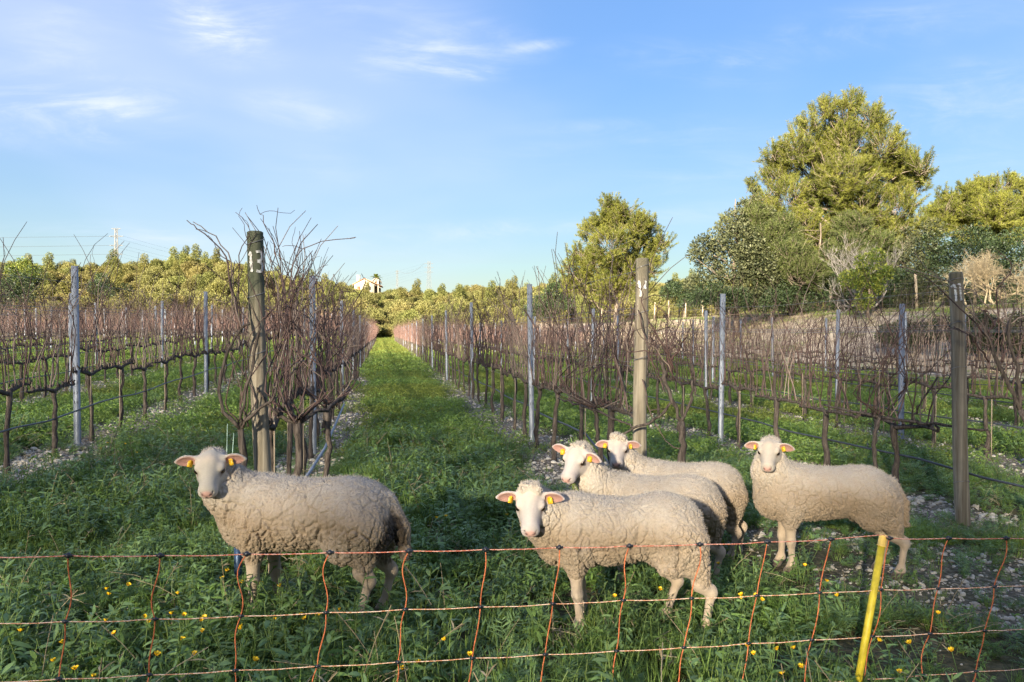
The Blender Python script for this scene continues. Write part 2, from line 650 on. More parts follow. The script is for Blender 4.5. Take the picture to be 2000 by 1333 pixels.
# ------------------------------------------------------------------ terrain
SLOPE = 0.1766        # the vine rows run along x = u - SLOPE * y
SPACING = 2.79
U0 = -0.806
ROWDIR = np.array([-SLOPE, 1.0]) / math.hypot(SLOPE, 1.0)
ROW_YAW = math.atan2(ROWDIR[1], ROWDIR[0])
ROW_END = 112.0
_HT = np.array([[-4000, 10], [-1000, 11.5], [0, 13.0], [150, 12.8], [300, 14.5], [400, 16.5], [470, 15], [600, 10.5], [700, 9.6], [850, 8.8], [1000, 7.4], [1100, 8], [1300, 7], [2000, 7], [5000, 9]], float)


def gz(x, y, fine=True):
    x = np.asarray(x, float)
    y = np.asarray(y, float)
    u = x + SLOPE * y
    z = -0.13 * smooth(2.6, 4.8, u) * smooth(60, 20, y)
    z = z + smooth(-1.5, -3.6, u) * (0.07 + 0.020 * np.clip(y - 7, 0, 40)) * smooth(2, 6, y)
    z = z + 2.6 * smooth(18.5, 26.5, u) + 0.03 * np.clip(u - 26.5, 0, 80)
    px = 1000 + F * x / np.maximum(y, 1.0)
    H = np.interp(px, _HT[:, 0], _HT[:, 1])
    d = np.hypot(x, y)
    hill = H * smooth(105, 204, d) * (1 - 0.35 * smooth(240, 420, d))
    z = z + np.where(y > 1, hill, 0)
    back = 8.5 * smooth(-12, -40, y)  # unseen rise added behind the camera, lifts the sun-blocking woods
    z = z + back
    if fine:
        z = z + 0.05 * (n2(x, y, 1.6, 3, 3) - 0.5) * smooth(40, 10, d) + 0.5 * (n2(x, y, 0.09, 9, 2) - 0.5) * smooth(60, 120, d)
    return z


# bare patches: x, y, radius x, radius y, strength
BARE = [(2.6, 4.15, 0.85, 0.55, 1.0), (1.95, 3.3, 0.75, 0.22, 0.9), (2.35, 3.0, 0.7, 0.3, 0.8), (-0.42, 5.05, 0.28, 0.2, 0.9), (-1.15, 8.6, 0.7, 0.45, 0.8),
        (-0.55, 7.2, 0.4, 0.25, 0.55), (1.72, 4.75, 0.7, 0.3, 0.8), (-1.5, 4.25, 0.3, 0.2, 0.8), (-0.85, 3.75, 0.2, 0.2, 0.7), (0.6, 3.9, 0.5, 0.2, 0.6),
        (2.2, 5.3, 0.6, 0.35, 0.55), (3.0, 5.0, 0.7, 0.4, 0.8), (1.45, 4.0, 0.35, 0.12, 0.6), (3.3, 6.2, 0.8, 0.5, 0.6), (-1.3, 4.05, 0.35, 0.12, 0.7)]


GRAVELLY = (0, 4, 5, 10, 11, 13)       # the rest show dark soil


def bare_at(x, y, only=None):
    b = np.zeros_like(x)
    for bi, (bx, by, rx, ry, s) in enumerate(BARE):
        if only is not None and bi not in only:
            continue
        q = ((x - bx) / rx) ** 2 + ((y - by) / ry) ** 2
        b = np.maximum(b, s * smooth(1.6, 0.5, q + 0.9 * (n2(x, y, 5.0, 21, 2) - 0.5)))
    return b


def strip_at(x, y):
    """1 on the stony strip under a vine row"""
    u = x + SLOPE * y
    k = (u - U0) / SPACING
    d = np.abs(k - np.round(k)) * SPACING
    s = smooth(0.78, 0.30, d + 0.55 * (n2(x, y, 1.3, 31, 3) - 0.5))
    s = s * smooth(0.22, 0.46, n2(x, y, 0.45, 33, 2) + 0.12 * smooth(6, 12, y))
    return s * smooth(5.2, 6.6, y + 0.0 * x) * smooth(18.2, 17, u) * smooth(114, 111, y)


def axis(lo, hi, near, step, grow):
    pts = [0.0]
    s = step
    while pts[-1] < hi:
        if pts[-1] > near:
            s *= grow
        pts.append(pts[-1] + s)
    neg = [0.0]
    s = step
    while neg[-1] > lo:
        if neg[-1] < -near:
            s *= grow
        neg.append(neg[-1] - s)
    return np.array(sorted(set(neg[1:] + pts)))


gx = axis(-1500, 1500, 7, 0.11, 1.045)
gy = axis(-400, 2600, 13, 0.11, 1.038)
XX, YY = np.meshgrid(gx, gy)
GV = np.stack([XX, YY, gz(XX, YY)], -1).reshape(-1, 3)
nx, ny = len(gx), len(gy)
ii = (np.arange(ny - 1)[:, None] * nx + np.arange(nx - 1)[None]).ravel()
GF = np.stack([ii, ii + 1, ii + nx + 1, ii + nx], -1)
bare_v = bare_at(GV[:, 0], GV[:, 1], GRAVELLY) * 0.7


def ground_shader(t):
    P = t.pos()
    sx = t.new('ShaderNodeSeparateXYZ')
    t.l.new(P, sx.inputs[0])
    u = t.math('MULTIPLY_ADD', sx.outputs[1], SLOPE)
    t.l.new(sx.outputs[0], u.node.inputs[2])
    k = t.math('DIVIDE', t.math('SUBTRACT', u, U0), SPACING)
    d = t.math('MULTIPLY', t.math('ABSOLUTE', t.math('SUBTRACT', k, t.math('ROUND', k))), SPACING)
    n1 = t.noise(P, 1.3, 4)
    n3 = t.noise(P, 0.35, 3)
    fine = t.noise(P, 28, 5, 0.7)
    strip = t.ramp(t.math('ADD', d, t.math('MULTIPLY', t.math('SUBTRACT', n1, 0.5), 0.8)), 0.62, 0.2)
    strip = t.math('MULTIPLY', strip, t.ramp(u, 18.2, 17.2))
    strip = t.math('MULTIPLY', strip, t.ramp(sx.outputs[1], 5.2, 6.6))
    strip = t.math('MULTIPLY', strip, t.ramp(sx.outputs[1], 114, 111))
    soil = t.mix(t.ramp(fine, 0.3, 0.7), (0.036, 0.027, 0.019), (0.14, 0.105, 0.072))
    vo = t.voronoi(P, 34)
    gsp = t.new('ShaderNodeSeparateColor')
    t.l.new(vo.outputs['Color'], gsp.inputs[0])
    grav = t.mix(gsp.outputs[0], (0.20, 0.16, 0.115), (0.54, 0.475, 0.38))
    grav = t.mix(t.ramp(vo.outputs['Distance'], 0.35, 0.62), grav, (0.13, 0.105, 0.08))
    far = t.ramp(sx.outputs[1], 12, 45)
    green = t.mix(t.ramp(t.noise(P, 3.0, 4), 0.35, 0.65), (0.028, 0.055, 0.014), (0.075, 0.125, 0.03))
    green = t.mix(t.ramp(n3, 0.4, 0.7), green, (0.13, 0.14, 0.045))
    c = t.mix(t.math('MULTIPLY', t.math('MULTIPLY_ADD', far, 0.55), 1.0), soil, green)
    c.node.inputs[0].links[0].from_node.inputs[0].links[0].from_node.inputs[2].default_value = 0.25
    patch = t.ramp(t.math('ADD', n1, t.math('MULTIPLY', fine, 0.2)), 0.50, 0.72)
    g = t.math('MAXIMUM', strip, t.math('MULTIPLY', t.attr('bare').outputs['Fac'], t.math('ADD', t.math('MULTIPLY', patch, 0.6), 0.4)))
    c = t.mix(t.math('MULTIPLY', g, t.ramp(fine, 0.30, 0.5)), c, grav)
    # the earth bank and track beyond the last row, on the east side
    bank = t.math('MULTIPLY', t.ramp(t.math('ADD', u, t.math('MULTIPLY', n1, 1.5)), 18.6, 19.6), t.ramp(t.math('ADD', u, t.math('MULTIPLY', n1, 2.0)), 28.5, 26.5))
    bcol = t.mix(t.ramp(t.noise(P, 2.2, 5), 0.3, 0.7), (0.34, 0.27, 0.195), (0.64, 0.54, 0.41))
    bcol = t.mix(t.ramp(t.noise(t.mapping(P, (0.5, 0.5, 1.2)), 1.4, 4), 0.56, 0.72), bcol, (0.11, 0.12, 0.04))
    c = t.mix(t.math('MULTIPLY', bank, t.ramp(sx.outputs[1], 4, 8)), c, bcol)
    # scrub on the hills
    hl = t.ramp(sx.outputs[1], 116, 130)
    hcol = t.mix(t.ramp(t.noise(P, 0.3, 4), 0.35, 0.65), (0.08, 0.075, 0.025), (0.20, 0.165, 0.07))
    c = t.mix(hl, c, hcol)
    h = t.math('ADD', t.math('MULTIPLY', fine, 0.6), t.math('MULTIPLY', vo.outputs['Distance'], 0.5))
    return t.bsdf(c, 0.95, 0.1, 0, t.bump(h, 0.7, 0.03))


M['ground'] = material('soil_and_gravel', ground_shader)
ground = put('ground', new_mesh('ground', GV, GF, M['ground'], True, {'bare': ('FLOAT', bare_v)}))
tag(ground, kind='structure')

# ------------------------------------------------------------------ scattering of what nobody could count
def proto_collection(name, meshes):
    c = bpy.data.collections.new(name)
    for i, me in enumerate(meshes):
        o = bpy.data.objects.new('%s_%02d' % (name, i), me)
        c.objects.link(o)
    return c


def scatter(name, label, meshes, P, yaw, scl, idx=None, tilt=None, group=None):
    """one object of kind stuff that places the given meshes on points"""
    n = len(P)
    if idx is None:
        idx = rng.integers(0, len(meshes), n)
    rot = np.zeros((n, 3), np.float32)
    rot[:, 2] = yaw
    if tilt is not None:
        rot[:, :2] = tilt
    me = bpy.data.meshes.new(name)
    me.vertices.add(n)
    me.vertices.foreach_set('co', np.asarray(P, np.float32).ravel())
    for k, typ, v, f in (('rot', 'FLOAT_VECTOR', rot, 'vector'), ('scl', 'FLOAT', np.broadcast_to(scl, (n,)), 'value'), ('idx', 'INT', idx, 'value')):
        at = me.attributes.new(k, typ, 'POINT')
        at.data.foreach_set(f, np.ascontiguousarray(v, np.int32 if typ == 'INT' else np.float32).ravel())
    o = put(name, me)
    tag(o, label, None, group, 'stuff')
    coll = proto_collection(name + '_kinds', meshes)
    g = bpy.data.node_groups.new(name, 'GeometryNodeTree')
    g.interface.new_socket('Geometry', in_out='INPUT', socket_type='NodeSocketGeometry')
    g.interface.new_socket('Geometry', in_out='OUTPUT', socket_type='NodeSocketGeometry')
    gi, go = g.nodes.new('NodeGroupInput'), g.nodes.new('NodeGroupOutput')
    ci = g.nodes.new('GeometryNodeCollectionInfo')
    ci.inputs['Collection'].default_value = coll
    ci.inputs['Separate Children'].default_value = True
    ci.inputs['Reset Children'].default_value = True
    ip = g.nodes.new('GeometryNodeInstanceOnPoints')
    ip.inputs['Pick Instance'].default_value = True

    def na(nm, dt):
        x = g.nodes.new('GeometryNodeInputNamedAttribute')
        x.data_type = dt
        x.inputs['Name'].default_value = nm
        return [s for s in x.outputs if s.enabled and s.name == 'Attribute'][0]
    g.links.new(gi.outputs[0], ip.inputs['Points'])
    g.links.new(ci.outputs[0], ip.inputs['Instance'])
    g.links.new(na('idx', 'INT'), ip.inputs['Instance Index'])
    e2r = g.nodes.new('FunctionNodeEulerToRotation')
    g.links.new(na('rot', 'FLOAT_VECTOR'), e2r.inputs[0])
    g.links.new(e2r.outputs[0], ip.inputs['Rotation'])
    g.links.new(na('scl', 'FLOAT'), ip.inputs['Scale'])
    g.links.new(ip.outputs[0], go.inputs[0])
    md = o.modifiers.new('scatter', 'NODES')
    md.node_group = g
    return o


# ------------------------------------------------------------------ tree building
def crown_leaves(blobs, n, size, rg, shell=0.5, flat=0.8, aspect=0.5, up=0.25, lump=0.25):
    """leaf quads spread through blobs (x, y, z, r); darker and lighter leaves mixed"""
    blobs = np.asarray(blobs, float)
    w = blobs[:, 3] ** 2
    b = rg.choice(len(blobs), n, p=w / w.sum())
    d = unit(rg.normal(size=(n, 3)))
    rr = 1 - shell * rg.random(n) ** 1.6
    C = blobs[b, :3] + d * (blobs[b, 3] * rr)[:, None] * np.array([1, 1, flat])
    # lumps and gaps
    nz = fbm(C / (blobs[:, 3].mean() * 0.5) + 17.3, 3, 2)
    keep = nz > (0.5 - (0.5 - lump) * 0.5) - 0.12 + 0.1 * rg.random(n)
    C, d, nz = C[keep], d[keep], nz[keep]
    m = len(C)
    D = unit(d * 0.7 + rg.normal(size=(m, 3)) * 0.75 + (0, 0, up))
    L = size * (0.7 + 0.7 * rg.random(m))
    V, Q = leaves(C, D, L, L * aspect, rg)
    c = np.clip(0.35 + 0.9 * (nz - 0.5) + 0.35 * rg.normal(size=m), 0, 1)
    return V, Q, np.repeat(np.stack([c, c, c], 1), 4, 0)


def crown_needles(blobs, n, size, rg, blades=40, width=0.03, shell=0.55, flat=0.85, twigs=None):
    """pine plumes: short branchlets bristling with narrow needles"""
    blobs = np.asarray(blobs, float)
    w = blobs[:, 3] ** 2
    b = rg.choice(len(blobs), n, p=w / w.sum())
    d = unit(rg.normal(size=(n, 3)) + (0, 0, 0.25))
    rr = 1 - shell * rg.random(n) ** 1.3
    C = blobs[b, :3] + d * (blobs[b, 3] * rr)[:, None] * np.array([1, 1, flat])
    nz = fbm(C / 0.9 + 7.1, 5, 2)
    keep = nz > 0.42 + 0.1 * (rg.random(n) - 0.5)
    C, d, nz = C[keep], d[keep], nz[keep]
    m = len(C)
    ax = unit(d * 0.75 + (0, 0, 0.75) + 0.35 * rg.normal(size=(m, 3)))
    ln = size * 3.2 * (0.6 + 0.7 * rg.random(m))
    base = C - ax * (ln * 0.5)[:, None]
    if twigs is not None:
        k = np.linspace(0, 1, 3)[None, :, None]
        P = base[:, None] + ax[:, None] * ln[:, None, None] * k
        P[:, 0] -= d * 0.25
        V, Q = tubes(P, np.broadcast_to(np.array([[0.022, 0.016, 0.008]]), (m, 3)), 3)
        twigs.add(V, Q)
    t = rg.random((m, blades)) ** 0.8
    Cn = (base[:, None] + ax[:, None] * (ln[:, None] * t)[..., None]).reshape(-1, 3)
    D = unit(np.repeat(ax, blades, 0) * 0.9 + unit(rg.normal(size=(m * blades, 3))) * 0.85)
    L = size * (0.7 + 0.6 * rg.random(m * blades)) * (1.1 - 0.4 * t.ravel())
    V, Q = leaves(Cn, D, L, width, rg, 0.05)
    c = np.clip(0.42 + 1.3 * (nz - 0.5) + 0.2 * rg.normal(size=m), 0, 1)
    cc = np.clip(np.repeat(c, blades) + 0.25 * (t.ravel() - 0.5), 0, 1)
    return V, Q, np.repeat(np.stack([cc, cc, cc], 1), 4, 0)


def limbs(mb, base, top, blobs, rg, r0, frac=1.0, c=None):
    """a trunk with limbs out to the blobs"""
    base, top = np.asarray(base, float), np.asarray(top, float)
    n = 9
    tt = np.linspace(0, 1, n)
    P = base + (top - base) * tt[:, None]
    P[1:-1] += rg.normal(size=(n - 2, 3)) * np.linalg.norm(top - base) * 0.012 * np.array([1, 1, 0.2])
    mb.tube(P, r0 * (1 - 0.86 * tt), 8, True, c)
    for bl in blobs:
        if rg.random() > frac:
            continue
        e = np.asarray(bl[:3])
        h = np.clip((e[2] - base[2]) / (top[2] - base[2] + 1e-6) - 0.12 - 0.15 * rg.random(), 0.08, 0.95)
        s = base + (top - base) * h
        k = np.linspace(0, 1, 6)[:, None]
        Q = s + (e - s) * k
        Q[:, 2] += np.sin(k[:, 0] * np.pi) * -0.06 * np.linalg.norm(e - s)
        Q[1:-1] += rg.normal(size=(4, 3)) * 0.04 * np.linalg.norm(e - s)
        mb.tube(Q, r0 * (1 - 0.8 * h) * 0.42 * (1 - 0.8 * k[:, 0]), 5, True, c)
    return mb


M['leaf_hill'] = leaf_mat('olive_foliage', (0.155, 0.155, 0.052), (0.31, 0.30, 0.12), 0.35, 0.65, 0.15, 0.45, None, (1.12, 0.93, 1.05))
M['leaf_hill2'] = leaf_mat('dark_oak_foliage', (0.115, 0.13, 0.040), (0.27, 0.275, 0.09), 0.3, 0.6, 0.2, 0.45, None, (1.15, 0.95, 1.0))
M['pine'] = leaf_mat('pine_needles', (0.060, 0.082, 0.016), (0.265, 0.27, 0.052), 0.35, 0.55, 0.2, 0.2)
M['pine_dark'] = leaf_mat('dark_pine_needles', (0.028, 0.042, 0.014), (0.115, 0.135, 0.042), 0.2, 0.55, 0.2, 0.2)  # darkened copy of the pine needles, shade put into the colour
M['oak'] = leaf_mat('grey_oak_foliage', (0.035, 0.045, 0.022), (0.135, 0.142, 0.068), 0.2, 0.55, 0.25, 0.2)
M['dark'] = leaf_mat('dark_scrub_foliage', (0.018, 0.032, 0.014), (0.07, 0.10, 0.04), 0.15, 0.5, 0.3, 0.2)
M['bright'] = leaf_mat('bright_foliage', (0.07, 0.12, 0.02), (0.28, 0.30, 0.06), 0.3, 0.5, 0.3, 0.2)


def hill_proto(seed, n, size, pine=False):
    rg = np.random.default_rng(seed)
    bl = []
    nb = 9 if not pine else 8
    for i in range(nb):
        if pine:
            h = i / (nb - 1)
            a = rg.random() * 6.28
            rad = 1.1 * (1 - 0.75 * h) * rg.random()
            bl.append([math.cos(a) * rad, math.sin(a) * rad, 1.6 + 3.6 * h, 1.25 - 0.65 * h])
        else:
            a = rg.random() * 6.28
            rad = 1.5 * math.sqrt(rg.random())
            bl.append([math.cos(a) * rad, math.sin(a) * rad, 1.5 + 1.5 * (1 - (rad / 1.8) ** 2) * (0.5 + 0.5 * rg.random()), 0.75 + 0.55 * rg.random()])
    bl.append([0, 0, 1.2, 1.5])
    V, Q, C = crown_leaves(bl, n, size, rg, 0.5, 0.85, 0.55, 0.2)
    mc = MB().add(V, Q, C)
    mt = limbs(MB(), (0, 0, -0.8), (0.1, 0.1, 2.6 if not pine else 4.6), bl, rg, 0.2, 0.6)
    return mc, mt


HP = []
for i in range(7):
    pine = i >= 5
    mc, mt = hill_proto(100 + i, 5200, 0.22 if not pine else 0.20, pine)
    HP.append((mc.mesh('hill_crown', M['leaf_hill'] if i < 3 else M['leaf_hill2'], False), mt.mesh('hill_trunk', M['tree_bark'])))


def hill_tree(i, x, y, s, label, cat, group=None, sz=None, yaw=None):
    t = thing('pine_tree' if i >= 5 else 'hillside_tree', label, cat, (x, y, float(gz(x, y)) - 0.15 * s), rng.random() * 6.28 if yaw is None else yaw, group)
    t.scale = (s, s, s if sz is None else sz)
    put('crown', HP[i][0], t)
    put('trunk', HP[i][1], t)
    return t


# the wooded hill: the nearest trees one by one, the rest as one mass
pts = []
rg = np.random.default_rng(5)
for _ in range(26000):
    a = rg.uniform(-0.82, 0.50)
    y = math.sqrt(rg.uniform(108 ** 2, 300 ** 2))
    pts.append((a * y, y))
pts = np.array(pts)
dd = np.hypot(pts[:, 0], pts[:, 1])
uu = pts[:, 0] + SLOPE * pts[:, 1]
hpx = 1000 + F * pts[:, 0] / pts[:, 1]
ok = (dd > 117) & (pts[:, 1] > 115.5) & ~((np.abs(hpx - 718) < 34) & (dd > 176) & (dd < 206)) & ~((np.abs(hpx - 752) < 24) & (dd < 140))
pts = pts[ok]
# keep a minimum distance
kept = []
cell = {}
for p in pts:
    k = (int(p[0] // 2.9), int(p[1] // 2.9))
    if any((abs(q[0] - p[0]) ** 2 + abs(q[1] - p[1]) ** 2) < 2.8 ** 2 for i in (-1, 0, 1) for j in (-1, 0, 1) for q in cell.get((k[0] + i, k[1] + j), ())):
        continue
    cell.setdefault(k, []).append(p)
    kept.append(p)
kept = np.array(kept)
kd = np.hypot(kept[:, 0], kept[:, 1])
kpx = 1000 + F * kept[:, 0] / kept[:, 1]
order = np.argsort(kd + np.where((kpx > -30) & (kpx < 1080), 0, 1000))
near_i = order[:150]
near_set = set(near_i.tolist())
for i in near_i:
    x, y = kept[i]
    px = kpx[i]
    k = int(rg.choice([0, 1, 2, 0, 1, 3, 4]))
    s = rg.uniform(0.5, 1.3)
    if px < 560:
        lb, gr = 'round olive-green tree low on the sunlit slope beyond the western vine rows', 'low trees on the western slope'
    else:
        lb, gr = 'round olive-green tree at the foot of the sunlit hill below the house', 'low trees below the house'
    hill_tree(k, x, y, s, lb, 'tree', gr, s * rg.uniform(0.8, 1.15))
rest = np.array([i for i in range(len(kept)) if i not in near_set])
rp = kept[rest]
scatter('hillside_woods', 'sunlit olive-green woods covering the hill behind the vineyard', [h[0] for h in HP[:6]], np.stack([rp[:, 0], rp[:, 1], gz(rp[:, 0], rp[:, 1]) - 0.5], 1),
        rng.random(len(rp)) * 6.28, rg.uniform(0.5, 1.25, len(rp)), rg.choice([0, 1, 2, 0, 1, 2, 3, 4, 5], len(rp)))

for px_, d_, s_ in ((733, 119, 0.62), (741, 121, 0.7), (749, 120, 0.6), (757, 122, 0.68), (765, 120, 0.62), (772, 121, 0.7), (745, 126, 0.9), (760, 127, 0.95)):
    hill_tree(int(px_) % 3, (px_ - 1000) / F * d_, d_, s_, 'low olive-green tree closing the far end of the grassy lane', 'tree', 'low trees at the end of the lane', s_ * 0.85)
# trees that stand out on the skyline
for px, d, k, s, sz, lb in (
        (862, 205, 5, 1.35, 1.05, 'tallest pointed pine on the skyline, beside the faint pylon'),
        (912, 205, 5, 1.0, 0.85, 'small lone conical pine on the skyline east of the pointed pine'),
        (690, 212, 3, 1.5, 1.25, 'dark round-topped tree on the skyline behind the house'),
        (768, 205, 4, 1.5, 1.3, 'broad dark tree on the skyline next to the palm'),
        (812, 200, 3, 1.3, 1.1, 'dark green round tree on the skyline between palm and pylon'),
        (80, 205, 5, 1.6, 1.15, 'spreading pine on the skyline west of the tall pylon'),
        (166, 212, 6, 1.2, 0.9, 'bushy skyline pine just west of the tall pylon'),
        (125, 212, 4, 1.2, 1.0, 'low dark tree on the skyline between two pines'),
        (22, 205, 3, 1.4, 1.2, 'dark tree at the western end of the skyline'),
        (250, 220, 4, 1.2, 0.8, 'low dark tree on the skyline at the foot of the tall pylon'),
        (398, 214, 3, 1.5, 0.9, 'flat-topped tree on the highest point of the hill')):
    x = (px - 1000) / F * d
    hill_tree(k, x, d, s, lb, 'tree', None, sz)

# ------------------------------------------------------------------ unseen woods added behind the camera to shade and sift the low sun
rg = np.random.default_rng(11)


def shade_tree(seed, h):
    q = np.random.default_rng(seed)
    n = SHADE_LEAVES
    a, r_ = q.random(n) * 6.28, 2.6 * np.sqrt(q.random(n))
    Cn = np.stack([np.cos(a) * r_, np.sin(a) * r_, q.uniform(1.0, h, n)], 1)
    L = 0.22 * q.uniform(0.7, 1.4, n)
    V, Q = leaves(Cn, q.normal(size=(n, 3)), L, L * 0.5, q)
    C = np.full((len(V), 3), 0.4)
    V2, Q2, F2 = tube(np.array([(0, 0, -1), (0.1, 0, h * 0.5), (0, 0, h - 1)]), [0.16, 0.12, 0.05], 7)
    mb = MB().add(V, Q, C).add(V2, Q2, np.full(3, 0.2))
    return mb.mesh('shade_tree', M['leaf_hill2'], False)


SHADE_LEAVES = 590
OT = [shade_tree(i, 17.0) for i in range(4)]
pb, sb = [], []
for row, y0 in enumerate((-33.0, -40.0, -47.0)):
    for x0 in np.arange(-84, 34, 1.3):
        x1, y1 = x0 + rg.uniform(-1, 1) - 2 * row, y0 + rg.uniform(-2, 2)
        hgt_ = np.interp(x1, [-84, -60, -50, -40, -30, -24, -8, 0, 40], [18, 17, 16, 18, 20, 21, 21, 20, 18]) * rg.uniform(0.85, 1.1)
        pb.append((x1, y1, float(gz(x1, y1)) - 0.2))
        sb.append(hgt_ / 17.0)
scatter('shade_woods', 'added unseen woods behind the viewpoint that thin the low sun', OT, np.array(pb), rg.random(len(pb)) * 6.28, np.array(sb))
# ------------------------------------------------------------------ trees beyond the vineyard, east side
def blob_world(lst, D, rg, depth=1.0):
    out = []
    for px, py, r in lst:
        rr = r / F * D
        d = D + rg.uniform(-1, 1) * depth * rr * 1.6
        p = wp(px, py, d)
        out.append([p[0], p[1], p[2], rr])
    return out


def big_tree(name, label, cat, lst, D, mat, n, size, seed, base_px, trunk_r, needles=False, extra_back=0.8, parts_frac=0.7, width=0.05, blades=40, depth=1.0, lump=0.25, top=None, shell=0.55):
    rg = np.random.default_rng(seed)
    bl = blob_world(lst, D, rg, depth)
    # the same crown seen from behind has a back half too
    bk = [[b[0] + rg.uniform(-0.5, 0.5) * b[3], 2 * D - b[1] + rg.uniform(0.2, 1.0) * b[3], b[2] + rg.uniform(-0.3, 0.3) * b[3], b[3]] for b in bl if rg.random() < extra_back]
    bx0 = (base_px - 1000) / F * D
    z0 = float(gz(bx0, D))
    base = np.array([bx0, D, z0])
    t = thing(name, label, cat, base)
    al = np.array(bl + bk)
    al[:, :3] -= base
    tw = MB()
    if needles:
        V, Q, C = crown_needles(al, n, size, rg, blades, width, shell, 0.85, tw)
    else:
        V, Q, C = crown_leaves(al, n, size, rg, shell, 0.9, 0.5, 0.2, lump)
    keep = V[:, 2].reshape(-1, 4).min(1) > 0.0
    V = V.reshape(-1, 4, 3)[keep].reshape(-1, 3)
    C = C.reshape(-1, 4, 3)[keep].reshape(-1, 3)
    Q = np.arange(len(V)).reshape(-1, 4)
    MB().add(V, Q, C).build('crown', mat, t, False)
    topz = al[:, 2].max() if top is None else top
    limbs(tw, (0, 0, -0.5), (np.mean(al[:, 0]) * 0.3, 0, topz - 0.3), al, rg, trunk_r, parts_frac).build('trunk', M['tree_bark'], t)
    return t


BIG = [(1602, 222, 26), (1660, 206, 24), (1640, 230, 30), (1700, 238, 34), (1566, 262, 30), (1610, 275, 42), (1660, 280, 48), (1722, 290, 42), (1540, 312, 38), (1590, 330, 52), (1650, 350, 60), (1710, 345, 55), (1760, 345, 36), (1778, 312, 24),
       (1506, 312, 20), (1510, 350, 28), (1500, 388, 30), (1535, 390, 45), (1600, 405, 55), (1680, 410, 58), (1750, 410, 48), (1788, 370, 28), (1795, 345, 16), (1490, 425, 36), (1560, 455, 55), (1640, 480, 60), (1720, 470, 55), (1780, 450, 36),
       (1480, 480, 36), (1540, 520, 50), (1620, 545, 48), (1700, 535, 48), (1470, 365, 12), (1476, 405, 18)]
big_tree('pine_tree', 'tallest pine, wide ragged crown half in shade, beyond the eastern fence', 'tree', BIG, 50.0, M['pine'], 8200, 0.30, 21, 1640, 0.34, True, 0.8, 0.9, 0.024, 64)
SMALL = [(1192, 398, 20), (1222, 412, 24), (1240, 440, 28), (1176, 430, 24), (1205, 440, 34), (1262, 455, 26), (1278, 480, 22), (1150, 462, 24), (1190, 480, 42), (1240, 490, 40), (1126, 500, 24), (1108, 522, 16), (1160, 520, 38), (1215, 530, 42), (1268, 525, 30), (1290, 510, 16), (1130, 545, 26), (1180, 565, 32), (1240, 560, 30), (1115, 560, 18)]
big_tree('pine_tree', 'small sunlit yellow-green pine behind the post painted 12', 'tree', SMALL, 75.0, M['pine'], 3500, 0.34, 22, 1205, 0.25, True, 0.8, 0.9, 0.034, 56)
OAK = [(1372, 486, 26), (1400, 468, 26), (1432, 432, 26), (1452, 470, 36), (1385, 520, 36), (1430, 520, 44), (1478, 500, 40), (1480, 550, 42), (1455, 405, 18), (1470, 380, 14), (1420, 560, 36), (1370, 555, 22), (1352, 500, 12), (1490, 430, 26)]
big_tree('oak_tree', 'grey-green oak leaning out beside the tallest pine', 'tree', OAK, 47.0, M['oak'], 23000, 0.16, 23, 1440, 0.2, False, 0.5, 1.0, lump=0.42)
SHADEP = [(1480, 430, 26), (1500, 470, 34), (1545, 500, 36), (1530, 450, 28), (1590, 480, 36), (1620, 520, 40), (1570, 540, 38), (1660, 490, 36), (1700, 520, 36), (1650, 450, 28), (1500, 530, 32), (1720, 480, 28), (1600, 560, 34), (1690, 555, 30)]  # added tree, paints the shade on the tallest pine's lower half
big_tree('pine_tree', 'added pine with painted-in shade, against the lower half of the tallest pine', 'tree', SHADEP, 46.5, M['pine_dark'], 4200, 0.28, 27, 1600, 0.2, True, 0.4, 0.9, 0.026, 56)
RP = [(1845, 408, 26), (1880, 385, 28), (1920, 372, 28), (1960, 366, 26), (1996, 378, 24), (1830, 440, 26), (1880, 425, 38), (1940, 415, 40), (1995, 425, 36), (2040, 400, 36), (1900, 460, 36), (1960, 460, 36), (1836, 380, 12)]
big_tree('pine_tree', 'low bushy sunlit pines massed east of the tallest pine', 'tree', RP, 56.0, M['pine'], 4600, 0.30, 24, 1930, 0.25, True, 0.7, 0.8, 0.026, 60)
MIDP = [(1800, 480, 30), (1820, 450, 24), (1770, 520, 36), (1840, 500, 30), (1800, 540, 34)]
big_tree('olive_tree', 'pale olive-brown tree under the edge of the tallest pine', 'tree', MIDP, 46.0, M['oak'], 9000, 0.15, 25, 1800, 0.15, False, 0.7, 1.0)
